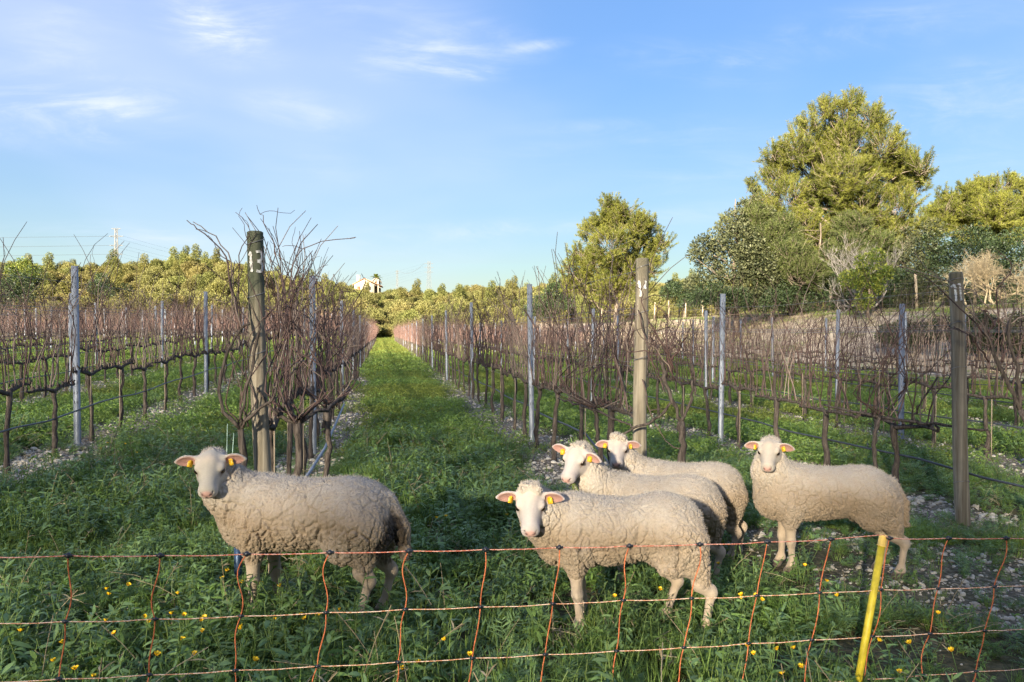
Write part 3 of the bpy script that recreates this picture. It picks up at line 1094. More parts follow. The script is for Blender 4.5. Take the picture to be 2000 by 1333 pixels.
for lst, D, mat, sd, bp, nm, lb, nn, sz in (
        ([(1860, 500, 34), (1900, 470, 36), (1935, 500, 40), (1880, 540, 40), (1930, 550, 40)], 42.0, 'dark', 31, 1900, 'shrub', 'dark rounded shrub above the pale dry bush', 11000, 0.13),
        ([(1985, 480, 40), (2020, 500, 46), (1990, 540, 44), (2040, 450, 36)], 43.0, 'dark', 32, 2000, 'shrub', 'dark shrub at the eastern edge under the bushy pines', 9000, 0.13),
        ([(1810, 560, 30), (1780, 585, 30), (1835, 590, 30), (1840, 545, 22)], 38.0, 'oak', 33, 1810, 'shrub', 'olive shrub behind the post painted 11', 8000, 0.1),
        ([(1690, 515, 20), (1712, 498, 16), (1676, 545, 22), (1705, 560, 22), (1686, 590, 20), (1725, 530, 14)], 37.0, 'bright', 34, 1695, 'shrub', 'bright yellow-green leafy shrub inside the eastern fence', 4200, 0.13),
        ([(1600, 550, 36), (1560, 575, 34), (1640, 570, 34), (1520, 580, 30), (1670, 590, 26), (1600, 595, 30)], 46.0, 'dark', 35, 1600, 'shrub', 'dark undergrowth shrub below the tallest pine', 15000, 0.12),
        ([(1880, 590, 30), (1920, 605, 30), (1850, 615, 26), (1960, 600, 30), (2000, 610, 34)], 41.0, 'dark', 44, 1920, 'shrub', 'dark shrub low behind the pale dry bush', 9000, 0.12),
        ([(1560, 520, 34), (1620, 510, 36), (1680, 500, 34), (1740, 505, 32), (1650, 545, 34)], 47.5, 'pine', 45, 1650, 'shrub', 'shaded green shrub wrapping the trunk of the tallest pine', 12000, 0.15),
        ([(1500, 560, 30), (1520, 530, 26), (1470, 585, 26), (1545, 590, 26)], 46.5, 'oak', 46, 1510, 'shrub', 'grey-green shrub between the oak and the tallest pine', 8000, 0.13),
        ([(1745, 655, 24), (1775, 660, 24), (1800, 652, 24), (1765, 640, 18)], 29.5, 'dark', 48, 1772, 'shrub', 'dark shrub on the bank slope just west of post 11', 7000, 0.1),
        ([(1880, 650, 28), (1920, 640, 30), (1955, 660, 26), (1905, 665, 22)], 26.0, 'dark', 49, 1915, 'shrub', 'dark shrub on the bank slope just east of post 11', 8000, 0.1),
        ([(1990, 640, 30), (2030, 660, 34), (2010, 670, 26)], 24.2, 'oak', 50, 2010, 'shrub', 'olive-green shrub low on the bank at the eastern edge', 7000, 0.1),
        ([(1400, 575, 26), (1440, 585, 28), (1480, 590, 28), (1370, 585, 20)], 45.0, 'dark', 36, 1425, 'shrub', 'dark low shrub below the grey-green oak', 9000, 0.12),
        ([(1745, 570, 30), (1725, 600, 26), (1770, 610, 26), (1755, 545, 22)], 43.0, 'dark', 37, 1745, 'shrub', 'dark shrub between the bright shrub and post 11', 8000, 0.12),
        ([(1300, 572, 14), (1325, 565, 16), (1350, 572, 16), (1380, 582, 14), (1330, 585, 18)], 74.0, 'dark', 38, 1335, 'shrub', 'low dark hedge shrub between the small pine and the oak', 7000, 0.16),
        ([(1310, 556, 10), (1345, 552, 9), (1325, 560, 10)], 95.0, 'oak', 39, 1328, 'tree', 'thin grey tree top showing over the low hedge', 2600, 0.16),
        ([(1060, 590, 20), (1085, 572, 20), (1040, 605, 16), (1105, 590, 18), (1075, 605, 22)], 78.0, 'dark', 40, 1075, 'shrub', 'dark round shrub at the western foot of the small pine', 8000, 0.17),
        ([(10, 570, 30), (40, 556, 26), (5, 540, 26), (30, 590, 34), (70, 580, 24)], 72.0, 'dark', 41, 25, 'shrub', 'dark shrub beyond the vines at the western edge', 8000, 0.17),
        ([(48, 522, 16), (66, 530, 12), (30, 528, 12), (55, 545, 16)], 78.0, 'bright', 42, 50, 'shrub', 'yellow-green shrub above the dark western shrub', 3600, 0.17),
        ([(200, 548, 16), (186, 560, 16), (205, 570, 18)], 95.0, 'dark', 43, 196, 'shrub', 'dark bush showing behind the western grey stake', 3200, 0.2)):
    big_tree(nm, lb, nm, lst, D, M[mat], nn, sz, sd, bp, 0.1, False, 0.8, 0.8, lump=0.22)


def twig_tree(name, label, cat, base, spread, height, n, seed, mat, r0, up=0.5, flat=0.0):
    """a bare shrub: forking limbs and fine twigs"""
    rg = np.random.default_rng(seed)
    t = thing(name, label, cat, base)
    segs = [(np.array([flat * rg.normal(), 0.3 * flat * rg.normal(), 0.0]), unit(rg.normal(size=3) * np.array([0.45 + flat, 0.45 + flat, 0.1]) + (0, 0, 1)), height * (0.42 - 0.17 * min(flat, 1)), r0, 0) for _ in range(5 + int(4 * flat))]
    mb = MB()
    twigs = MB()
    while segs:
        p, d, L, r, lv = segs.pop()
        k = 5
        P = [p]
        for i in range(k - 1):
            d = unit(d + rg.normal(size=3) * 0.22 + (0, 0, 0.05))
            P.append(P[-1] + d * L / (k - 1))
        P = np.array(P)
        (mb if lv < 2 else twigs).tube(P, np.linspace(r, r * 0.55, k), 5 if lv < 2 else 3, False)
        if lv < 4:
            for _ in range(n if lv < 3 else n - 1):
                q = P[rg.integers(2, k)]
                nd = unit(d + rg.normal(size=3) * np.array([1, 1, 0.7]) * spread + (0, 0, up * 0.3))
                segs.append((q, nd, L * rg.uniform(0.5, 0.8), r * 0.55, lv + 1))
    mb.build('branches', mat, t)
    twigs.build('twigs', mat, t)['kind'] = 'stuff'
    return t


b = wp(1680, 575, 39.0)
twig_tree('dead_shrub', 'bare grey dead shrub standing in front of the tallest pine', 'shrub', (b[0], b[1], float(gz(b[0], b[1]))), 0.55, 4.4, 4, 51, M['dead'], 0.06, 2.4)
b = wp(1962, 592, 32.0)
twig_tree('dry_bush', 'pale straw-coloured dry bush of fine twigs at the eastern edge', 'shrub', (b[0], b[1], float(gz(b[0], b[1])) + 0.15), 1.1, 4.6, 5, 52, M['straw'], 0.04, 0.35, 1.0)
b = wp(1760, 470, 48.0)
twig_tree('dead_shrub', 'brown leafless branches beside the pale olive-brown tree', 'shrub', (b[0], b[1], float(gz(b[0], b[1]))), 0.8, 5.5, 4, 53, M['tree_bark'], 0.07, 0.8)

# ------------------------------------------------------------------ fence on the bank
rg = np.random.default_rng(61)
pp = []
for i in range(17):
    u = 27.2
    y = 34 + i * 3.6 + rg.uniform(-0.4, 0.4)
    x = u - SLOPE * y
    z = float(gz(x, y))
    h = rg.uniform(1.45, 1.9)
    pp.append((x, y, z, h))
    mb = MB()
    lean = rg.normal(size=2) * 0.05
    mb.tube([(0, 0, -0.2), (lean[0] * 0.5, lean[1] * 0.5, h * 0.5), (lean[0], lean[1], h - 0.02), (lean[0], lean[1], h)], [0.075, 0.07, 0.068, 0.05], 8)
    o = mb.build('bank_fence_post', M['twig'])
    o.location = (x, y, z)
    tag(o, 'pale wooden fence post standing along the top of the earth bank', 'fence post', 'fence posts along the top of the earth bank')
wf = MB()
for h in (0.4, 0.8, 1.2, 1.45):
    wf.tube([(x, y - 0.0, z + h) for x, y, z, hh in pp], 0.006, 4, False)
tag(wf.build('fence_wire', M['wire']), 'sagging wires strung between the fence posts on the bank', 'wire')

# ------------------------------------------------------------------ house, palm, pylons on the hill
HD = 194.0
hc = wp(713, 560, HD)
hx, hy = hc[0], HD
hz = float(gz(hx, hy))
M['render'] = plain('cream_render', (0.46, 0.41, 0.32), 0.85, 0.15, 0, 1.5, 0.06)
M['tile'] = plain('terracotta_tile', (0.36, 0.20, 0.12), 0.85, 0.15, 0, 4, 0.25)
M['window'] = plain('dark_window', (0.03, 0.035, 0.04), 0.2, 0.5)
M['door'] = plain('brown_door', (0.22, 0.10, 0.05), 0.6)
house = thing('house', 'small cream country house with low tiled roof on the hill', 'house', (hx, hy, hz), R(8))
zb = hc[2] - hz
w, dp, eh, rh = 5.0, 6.5, zb + 0.35, zb + 1.75
mb = MB()
V = [(-w / 2, -dp / 2, -1), (w / 2, -dp / 2, -1), (w / 2, -dp / 2, eh), (0, -dp / 2, rh), (-w / 2, -dp / 2, eh), (-w / 2, dp / 2, -1), (w / 2, dp / 2, -1), (w / 2, dp / 2, eh), (0, dp / 2, rh), (-w / 2, dp / 2, eh)]
mb.add(V, [[0, 1, 2, 4], [6, 5, 9, 7], [1, 6, 7, 2], [5, 0, 4, 9]])
mb.T.append(np.array([[4, 2, 3], [7, 9, 8]]))
mb.build('wall', M['render'], house, False)
rf = MB()
for s in (-1, 1):
    ex, ez = s * (w / 2 + 0.45), eh - 0.12
    if s == 1:
        ex, ez = 4.6, eh - 0.55
    a = [(0, -dp / 2 - 0.3, rh + 0.06), (ex, -dp / 2 - 0.3, ez), (ex, dp / 2 + 0.3, ez), (0, dp / 2 + 0.3, rh + 0.06)]
    bb = [(p[0], p[1], p[2] + 0.16) for p in a]
    rf.add(a + bb, [[0, 1, 2, 3], [7, 6, 5, 4], [0, 4, 5, 1], [1, 5, 6, 2], [2, 6, 7, 3], [3, 7, 4, 0]])
roof = rf.build('roof', M['tile'], house, False)
MB().box((-1.7, 0.6, rh + 0.35), (0.9, 0.8, 1.5)).box((-1.7, 0.6, rh + 1.14), (1.1, 1.0, 0.14)).build('chimney', M['render'], roof, False)
MB().box((-1.45, -dp / 2 - 0.02, zb - 1.0), (0.75, 0.1, 1.7)).build('door', M['door'], house, False)
MB().box((1.3, -dp / 2 - 0.02, zb - 0.65), (0.7, 0.1, 0.9)).build('window', M['window'], house, False)
MB().box((3.5, -dp / 2 + 1.3, zb - 0.6), (0.22, 0.22, eh + 1.2)).build('porch_post', M['render'], house, False)
MB().box((3.3, dp / 2 - 2.0, zb - 1.2), (1.6, 0.25, 2.6)).build('porch_wall', M['render'], house, False)

for px_, d_, s_ in ((690, 184, 0.72), (702, 187, 0.66), (714, 186, 0.62), (726, 187, 0.68), (740, 185, 0.74), (750, 189, 0.8)):
    hill_tree(int(px_) % 3, (px_ - 1000) / F * d_, d_, s_, 'low shrub growing in front of the small cream house', 'shrub', 'shrubs in front of the house')
pc = wp(735, 566, 203.0)
palm = thing('palm_tree', 'single palm with drooping dry skirt beside the house', 'palm tree', (pc[0], pc[1], float(gz(pc[0], pc[1]))))
ph = wp(735, 543, 203.0)[2] - palm.location.z
MB().tube([(0, 0, -0.5), (0.1, 0, ph * 0.5), (0, 0, ph)], [0.32, 0.26, 0.24], 8).build('trunk', M['tree_bark'], palm)
for nm, mt, el0, el1, nfr, ln in (('green_frond', 'bright', 0.1, 1.3, 26, 2.0), ('dry_frond', 'twig', -1.25, -0.3, 24, 2.1)):
    for q in range(nfr):
        rgq = np.random.default_rng(q + (0 if nm[0] == 'g' else 99))
        az, el = rgq.random() * 6.28, rgq.uniform(el0, el1)
        k = np.linspace(0, 1, 6)
        dr = np.array([math.cos(az) * math.cos(el), math.sin(az) * math.cos(el), math.sin(el)])
        P = np.array([0, 0, ph]) + dr * (k * ln)[:, None] + np.array([0, 0, -1]) * (k ** 2 * 0.8)[:, None]
        sd = unit(np.cross(dr, (0, 0, 1.0)))
        wv = 0.32 * np.sin(np.pi * (0.15 + 0.8 * k))[:, None]
        V = np.concatenate([P - sd * wv, P + (0, 0, 0.05), P + sd * wv])
        Fq = [[i, i + 1, i + 7, i + 6] for i in range(5)] + [[i + 6, i + 7, i + 13, i + 12] for i in range(5)]
        MB().add(V, Fq, np.full(3, 0.5)).build('frond', M[mt], palm, False)


M['pylon'] = plain('pale_lattice_steel', (0.18, 0.178, 0.17), 0.5, 0.3, 0.1)


def pylon(px, ytop, ybase, D, label, w0, w1, arms, warm=0.09, sides=4):
    top, bot = wp(px, ytop, D), wp(px, ybase, D)
    z0 = float(gz(top[0], D))
    t = thing('electricity_pylon', label, 'pylon', (top[0], D, z0), R(35))
    H = top[2] - z0
    vis = bot[2] - z0
    mb = MB()
    levels = np.concatenate([[-1.0], np.linspace(max(vis, 0) * 0.0, H, 15)])
    ww = lambda z: w1 + (w0 - w1) * (1 - np.clip(z / H, 0, 1)) ** 1.3
    cs = [(-1, -1), (1, -1), (1, 1), (-1, 1)]
    for a, b2 in cs:
        mb.tube([(a * ww(z) / 2, b2 * ww(z) / 2, z) for z in levels], warm, 4, False)
    for i in range(1, len(levels) - 1):
        z, z2 = levels[i], levels[i + 1]
        for q in range(4):
            a, b2 = cs[q], cs[(q + 1) % 4]
            mb.tube([(a[0] * ww(z) / 2, a[1] * ww(z) / 2, z), (b2[0] * ww(z2) / 2, b2[1] * ww(z2) / 2, z2)], warm * 0.6, 3, False)
            mb.tube([(b2[0] * ww(z) / 2, b2[1] * ww(z) / 2, z), (a[0] * ww(z2) / 2, a[1] * ww(z2) / 2, z2)], warm * 0.6, 3, False)
    mb.build('lattice_mast', M['pylon'], t, False)
    ends = []
    for py, half in arms:
        z = wp(px, py, D)[2] - z0
        a = MB()
        hw = half / F * D
        for s in (-1, 1):
            a.tube([(0, 0, z + 0.25), (s * hw, 0, z)], warm * 0.8, 4, False).tube([(0, 0, z - 0.35), (s * hw, 0, z)], warm * 0.8, 4, False)
        arm = a.build('cross_arm', M['pylon'], t, False)
        arm.rotation_euler = (0, 0, -R(35))
        ends.append([(top[0] - hw, D, z + z0), (top[0] + hw, D, z + z0)])
    return ends


e1 = pylon(228, 447, 515, 300.0, 'tall pale lattice pylon with three cross arms on the western hill', 2.6, 0.8, [(462, 14), (480, 13), (497, 13), (447.5, 9)], 0.11)
e2 = pylon(838, 511, 548, 620.0, 'faint distant pylon on the skyline by the pointed pine', 5.5, 1.8, [(515, 9), (523, 9), (532, 9)], 0.09)
e3 = pylon(776, 528, 546, 900.0, 'tiny farthest pylon on the skyline behind the palm', 4, 1.4, [(531, 5), (535, 5)], 0.10)
lines = MB()
for k, (py0) in enumerate((460, 479, 498)):
    for sidei in (0, 1):
        a = np.array(e1[k][sidei])
        far = wp(-900, py0 - 2 + 3 * sidei, 290.0)
        kk = np.linspace(0, 1, 14)[:, None]
        P = a + (far - a) * kk
        P[:, 2] -= 1.1 * np.sin(kk[:, 0] * np.pi)
        lines.tube(P, 0.024, 4, False)
tag(lines.build('power_line', M['hole']), 'nearly level power lines running west from the tall pylon', 'power line')
lines = MB()
for k in range(3):
    for sidei in (0, 1):
        a, b2 = np.array(e1[k][sidei]), np.array(e2[k][sidei])
        kk = np.linspace(0, 1, 24)[:, None]
        P = a + (b2 - a) * kk
        P[:, 2] -= 16 * np.sin(kk[:, 0] * np.pi)
        lines.tube(P, 0.02, 4, False)
tag(lines.build('power_line', M['wire']), 'thin power lines sagging east from the tall pylon towards the faint pylon', 'power line')
lines = MB()
a, b2 = np.array(e2[0][0]), np.array(e3[0][1])
kk = np.linspace(0, 1, 12)[:, None]
P = a + (b2 - a) * kk
P[:, 2] -= 5 * np.sin(kk[:, 0] * np.pi)
tag(lines.tube(P, 0.1, 4, False).build('power_line', M['wire']), 'hair-thin power line between the two distant pylons', 'power line')
# ------------------------------------------------------------------ vines
CORDON = 0.78


def cane_path(rg, p0, L, lean, wob=0.16, k=9, tie=None, up=0.15):
    d = unit(np.array([lean[0], lean[1], 1.0]))
    P = [np.asarray(p0, float)]
    st = L / (k - 1)
    for i in range(k - 1):
        q_ = i / (k - 1)
        d = unit(d + rg.normal(size=3) * wob * (0.7 + 1.1 * q_) * np.array([1, 0.8, 0.5]) + (0, 0, up * (1.3 - 1.5 * q_)))
        P.append(P[-1] + d * st)
    return np.array(P)


def cane_set(rg, n, xs, top, arch=0.0, wob=0.20, r0=0.0068, k=9, zb=CORDON, yw=0.03, side=0.45, lean=0.16):
    """canes and their side shoots as (P, radii)"""
    out = []
    for i in range(n):
        x0 = xs[0] + (xs[1] - xs[0]) * (i + rg.uniform(0.1, 0.9)) / n
        L = rg.uniform(0.62, 1.08) * top
        P = cane_path(rg, (x0, rg.uniform(-yw, yw), zb + rg.uniform(0, 0.04)), L, (rg.normal() * lean + arch * rg.normal(), rg.normal() * lean * 0.6), wob, k)
        r = r0 * rg.uniform(0.75, 1.25) * np.linspace(1, 0.35, k)
        out.append((P, r))
        if rg.random() < side:
            j = rg.integers(3, k - 1)
            q = cane_path(rg, P[j], rg.uniform(0.15, 0.45), (rg.normal() * 0.9, rg.normal() * 0.5), 0.2, k, None, 0.02)
            out.append((q, np.linspace(r[j] * 0.75, 0.0014, k)))
    return out


def canes_mesh(cs, sides=4):
    V, Q = tubes(np.array([c[0] for c in cs]), np.array([c[1] for c in cs]), sides)
    return MB().add(V, Q)


def trunk_path(rg, h=CORDON, lean=0.15, x0=0.0):
    k = 10
    z = np.linspace(-0.08, h, k)
    P = np.stack([x0 + lean * rg.normal() * (z / h) ** 2 + np.cumsum(rg.normal(size=k)) * 0.014, np.cumsum(rg.normal(size=k)) * 0.012, z], 1)
    P[:, :2] += (np.array([0, 0]) - P[-1, :2]) * np.linspace(0, 1, k)[:, None] ** 2 * 0.8
    r = np.linspace(0.030, 0.021, k) * rg.uniform(0.85, 1.2) * (1 + 0.12 * rg.normal(size=k))
    r[0] *= 1.35
    r[-1] *= 1.35
    return P, r


def cordon_mb(rg, xs, P0, zb=CORDON):
    mb = MB()
    for s, xe in ((-1, xs[0]), (1, xs[1])):
        k = 11
        t = np.linspace(0, 1, k)
        P = np.stack([P0[0] + (xe - P0[0]) * t, P0[1] * (1 - t) + np.cumsum(rg.normal(size=k)) * 0.004, P0[2] - 0.02 + 0.03 * np.sin(t * 2.5) + np.cumsum(rg.normal(size=k)) * 0.006], 1)
        r = np.linspace(0.021, 0.010, k) * (1 + 0.25 * rg.random(k))
        mb.tube(P, r, 6)
        for j in range(2, k, 2):
            q = P[j]
            mb.tube([q, q + (0.01 * rg.normal(), 0.01 * rg.normal(), 0.035), q + (0.012 * rg.normal(), 0.012 * rg.normal(), 0.06)], [0.014, 0.016, 0.008], 5)
    return mb


def bunch_mb(rg, c):
    mb = MB()
    mb.tube([c + (0, 0, 0.07), c + (0, 0, 0.0)], 0.002, 3, False)
    for i in range(16):
        q = c + rg.normal(size=3) * (0.016, 0.016, 0.028) - (0, 0, 0.03)
        a = 0.008 * rg.uniform(0.7, 1.2)
        V = np.array([(1, 0, 0), (-1, 0, 0), (0, 1, 0), (0, -1, 0), (0, 0, 1), (0, 0, -1)]) * a + q
        mb.add(V, [[0, 2, 4], [2, 1, 4], [1, 3, 4], [3, 0, 4], [2, 0, 5], [1, 2, 5], [3, 1, 5], [0, 3, 5]])
    return mb


NPROTO = 12
PROTO = []
for i in range(NPROTO):
    rg = np.random.default_rng(300 + i)
    TP, TR = trunk_path(rg)
    cs = cane_set(rg, 13, (-0.5, 0.5), 1.6, 0.0)
    PROTO.append(dict(
        trunk=MB().tube(TP, TR, 7).mesh('vine_trunk', M['bark']),
        cordon=cordon_mb(rg, (-0.52, 0.52), TP[-1]).mesh('vine_cordon', M['bark']),
        canes=canes_mesh(cs).mesh('vine_canes', M['cane']),
        single=[canes_mesh([c], 5).mesh('vine_cane', M['cane']) for c in cs] if i < 6 else None,
        bunch=bunch_mb(rg, np.array([rg.uniform(-0.4, 0.4), 0.03, CORDON + rg.uniform(0.0, 0.12)])).mesh('dried_bunch', M['bunch']) if i % 3 == 0 else None,
        stake=MB().tube([(0.05, 0.02, -0.1), (0.052, 0.02, 0.85)], 0.006, 5).mesh('support_rod', M['twig']) if i % 2 else None,
        all=None))
for p in PROTO:                                           # one joined mesh of each kind for the far vines
    mbs = MB()
    for k in ('trunk', 'cordon', 'canes'):
        me = p[k]
        v = np.empty(len(me.vertices) * 3, np.float32)
        me.vertices.foreach_get('co', v)
        q = [list(f.vertices) for f in me.polygons]
        q4 = np.array([f for f in q if len(f) == 4])
        mbs.add(v.reshape(-1, 3), q4)
        mbs.C[-1] = np.broadcast_to(np.array([0.0 if k == 'canes' else 1.0] * 3), (len(v) // 3, 3))
    p['all'] = mbs.mesh('far_vine', None, True)

M['far_vine'] = material('far_vine_bark', lambda t: (lambda a: t.bsdf(t.mix(a, t.mix(t.new('ShaderNodeObjectInfo').outputs['Random'], (0.115, 0.068, 0.060), (0.26, 0.165, 0.140)), (0.105, 0.085, 0.07)), 0.75, 0.15))(t.attr('Col').outputs['Fac']))  # canes lighter than the near ones: sunlight put into the far colour
for p in PROTO:
    p['all'].materials.append(M['far_vine'])

ROWS = []
for k in range(-16, 7):
    u = U0 + SPACING * k
    ROWS.append((k, u))
FIRST = {0: 5.45, 1: 6.35, 2: 6.85}
ROWNAME = {0: 'the row behind the mossy numbered post', 1: 'the row behind the middle numbered post', 2: 'the row behind the eastern numbered post',
           3: 'the first row beyond the eastern post', 4: 'the second row beyond the eastern post', 5: 'the third row beyond the eastern post', 6: 'the last row before the earth bank',
           -1: 'the first row west of the mossy post', -2: 'the second row west of the mossy post', -3: 'the third row west of the mossy post', -4: 'the fourth row west of the mossy post',
           -5: 'the fifth row west of the mossy post'}
cand = []
rg = np.random.default_rng(71)
for k, u in ROWS:
    y = FIRST.get(k, 3.2 if k < 0 else 7.3 if k == 3 else 9.0)
    while y < ROW_END:
        x = u - SLOPE * y
        px = 1000 + F * x / y
        if -40 < px < 2060:
            cand.append((y, x, k, px))
        y += 1.0 * ROWDIR[1] + rg.normal() * 0.05
cand.sort()
indiv = [c for c in cand if c[2] in ROWNAME][:296]
iset = set((c[0], c[2]) for c in indiv)
seen = {}
ORD = ['first', 'second', 'third', 'fourth', 'fifth', 'sixth', 'seventh', 'eighth', 'ninth', 'tenth']
for y, x, k, px in indiv:
    i = int(rg.integers(0, NPROTO))
    nk = seen.get(k, 0)
    seen[k] = nk + 1
    near = y < 9.5
    if near:
        i = i % 6
    p = PROTO[i]
    yaw = ROW_YAW + (math.pi if rg.random() < 0.5 else 0) + rg.normal() * 0.03
    vis = -20 < px < 2020
    inrow = ROWNAME[k]
    if seen.get(('v', k), 0) < 8 and vis:
        seen.setdefault(('v', k), 0)
        n_ = seen[('v', k)]
        seen[('v', k)] += 1
        lb = '%s bare vine from the near end of %s' % (ORD[n_], inrow)
        gr = None
    else:
        lb, gr = 'bare pruned vine farther back in ' + inrow, 'grapevines farther back in ' + inrow
    t = thing('grapevine', lb, 'grapevine', (x, y, float(gz(x, y))), yaw, gr)
    t.scale = (1, 1, rg.uniform(0.94, 1.08))
    put('trunk', p['trunk'], t)
    put('cordon', p['cordon'], t)
    if near:
        for me in p['single']:
            put('cane', me, t)
    else:
        put('canes', p['canes'], t)['kind'] = 'stuff'
    if p['bunch'] is not None and y < 14:
        put('dried_bunch', p['bunch'], t)
    if p['stake'] is not None and y < 16:
        put('support_rod', p['stake'], t)
far = [c for c in cand if (c[0], c[2]) not in iset]
fx = np.array([c[1] for c in far])
fy = np.array([c[0] for c in far])
scatter('far_vines', 'bare grapevines in the far parts of the vineyard rows', [p['all'] for p in PROTO], np.stack([fx, fy, gz(fx, fy)], 1),
        ROW_YAW + math.pi * rg.integers(0, 2, len(far)), rg.uniform(0.93, 1.07, len(far)))


# ------------------------------------------------------------------ the old vines tied to the three end posts
def custom_vine(label, loc, seed, spec, yaw=0.0):
    """spec: list of ('trunk'|'arm'|'cane', points, r0, r1) in metres beside the post"""
    rg = np.random.default_rng(seed)
    t = thing('grapevine', label, 'grapevine', loc, yaw)
    for kind, pts_, r0, r1 in spec:
        P = np.asarray(pts_, float)
        k = 14
        # Catmull-Rom through the given points
        tt = np.linspace(0, len(P) - 1 - 1e-6, k)
        Pe = np.concatenate([2 * P[:1] - P[1:2], P, 2 * P[-1:] - P[-2:-1]])
        i = tt.astype(int)
        f = (tt - i)[:, None]
        a, b2, c, d = Pe[i], Pe[i + 1], Pe[i + 2], Pe[i + 3]
        Q = 0.5 * ((2 * b2) + (-a + c) * f + (2 * a - 5 * b2 + 4 * c - d) * f ** 2 + (-a + 3 * b2 - 3 * c + d) * f ** 3)
        Q[1:-1] += rg.normal(size=(k - 2, 3)) * (0.006 if kind != 'trunk' else 0.008)
        rr = np.linspace(r0, r1, k) * (0.68 if kind != 'cane' else 0.85) * (1 + (0.14 if kind != 'cane' else 0.05) * rg.normal(size=k))
        MB().tube(Q, rr, 8 if kind != 'cane' else 5).build(kind, M['bark'] if kind != 'cane' else M['cane'], t)
        if kind == 'cane':
            for _ in range(rg.integers(0, 4)):
                j = rg.integers(4, k - 2)
                q = cane_path(rg, Q[j], rg.uniform(0.08, 0.28), (rg.normal() * 1.6, rg.normal() * 0.8), 0.28, 8, None, 0.0)
                MB().tube(q, np.linspace(rr[j] * 0.75, 0.0014, 8), 4).build('side_shoot', M['cane'], t)
    return t


def vase(rg, head, n, belly, tie, ztie, fan, ztop, thick=0.0075):
    """canes that bow out from the head, meet at the tie and fan out above it"""
    out = []
    for i in range(n):
        a = rg.uniform(-1, 1)
        yy = rg.normal() * 0.07
        b = head + np.array([0.04 * rg.normal(), 0.03 * rg.normal(), 0.02])
        m1 = np.array([head[0] + a * belly, head[1] + yy, head[2] + rg.uniform(0.15, 0.3)])
        m2 = np.array([tie[0] + 0.09 * rg.normal(), tie[1] + 0.06 * rg.normal(), ztie + rg.uniform(-0.12, 0.12)])
        z = rg.uniform(0.55, 1.0)
        e = np.array([tie[0] + rg.uniform(-1, 1) * fan * z, tie[1] + rg.normal() * 0.12, ztie + (ztop - ztie) * z])
        m3 = m2 + (e - m2) * 0.5 + rg.normal(size=3) * 0.085
        r = thick * rg.uniform(0.7, 1.25)
        out.append(('cane', [b, m1, m2, m3, e], r, 0.0022))
    return out


A0 = np.array([U0 - SLOPE * 4.9, 4.9])
A0 = A0 + (0.03, 0)
B0 = np.array([1.98 - SLOPE * 5.66, 5.66])
C0 = np.array([4.77 - SLOPE * 6.05, 6.05])
rg = np.random.default_rng(81)
base = np.array([A0[0], A0[1], float(gz(*A0))])
hd = np.array([-0.10, -0.16, 0.82])
spec = [('trunk', [(-0.06, -0.10, -0.1), (-0.075, -0.13, 0.3), (-0.09, -0.14, 0.62), hd], 0.035, 0.036),
        ('arm', [hd, (-0.2, -0.2, 0.95), (-0.215, -0.2, 1.2), (-0.10, -0.18, 1.46), (-0.03, -0.18, 1.5)], 0.021, 0.012),
        ('arm', [hd, (0.0, -0.22, 0.93), (0.12, -0.22, 1.02), (0.13, -0.2, 1.12)], 0.018, 0.008),
        ('arm', [hd, (-0.07, -0.22, 0.95), (-0.02, -0.22, 1.15), (0.05, -0.22, 1.48)], 0.015, 0.011)]
spec += vase(rg, hd, 6, 0.12, (-0.06, -0.16, 0), 1.45, 0.25, 2.15, 0.006)
spec += [('cane', [(-0.10, -0.16, 1.45), (-0.16, -0.16, 1.75), (-0.2, -0.16, 1.95), (-0.36, -0.16, 2.1), (-0.44, -0.16, 2.16)], 0.008, 0.003),
         ('cane', [(-0.08, -0.16, 1.4), (-0.15, -0.16, 1.7), (-0.17, -0.16, 1.92), (-0.3, -0.16, 2.08), (-0.4, -0.16, 2.15)], 0.007, 0.003),
         ('cane', [(-0.12, -0.1, 1.5), (-0.13, -0.1, 1.9), (-0.06, -0.1, 2.10), (-0.15, -0.1, 2.22)], 0.005, 0.002),
         ('cane', [(-0.12, -0.12, 1.3), (-0.17, -0.12, 1.6), (-0.15, -0.12, 1.9)], 0.008, 0.004)]
custom_vine('gnarled old vine with arching arms tied against the post painted 13', base, 82, spec)
h2 = np.array([0.22, -0.02, 0.84])
spec = [('trunk', [(0.20, 0.0, -0.1), (0.21, 0.0, 0.3), (0.225, 0.0, 0.6), h2], 0.03, 0.036),
        ('arm', [h2, (0.1, -0.03, 0.9), (0.02, -0.05, 1.0), (-0.03, -0.05, 1.08)], 0.02, 0.010),
        ('arm', [h2, (0.32, 0.1, 0.9), (0.4, 0.35, 0.95), (0.42, 0.6, 1.0)], 0.022, 0.014)]
spec += vase(rg, h2, 15, 0.26, (0.2, 0.0, 0), 1.42, 0.30, 2.02, 0.0068)
spec += [('cane', [(0.18, -0.02, 1.55), (0.2, -0.02, 1.9), (0.35, -0.02, 2.03), (0.6, -0.02, 2.06), (0.55, 0, 2.065)], 0.005, 0.002),
         ('cane', [(0.1, -0.02, 1.4), (0.12, -0.02, 1.8), (0.02, -0.02, 2.15), (-0.04, -0.02, 2.28)], 0.006, 0.002),
         ('cane', [(0.15, -0.02, 1.4), (0.3, -0.02, 1.62), (0.48, 0.0, 1.7), (0.62, 0.0, 1.72)], 0.005, 0.002)]
custom_vine('dense upright vine bushing out beside the post painted 13', base, 83, spec)
h3 = np.array([0.30, 0.45, 0.88])
spec = [('trunk', [(0.27, 0.35, -0.1), (0.3, 0.38, 0.3), (0.315, 0.42, 0.6), h3], 0.027, 0.030),
        ('arm', [h3, (0.38, 0.6, 0.95), (0.36, 0.9, 1.0), (0.22, 1.3, 1.0)], 0.022, 0.014)]
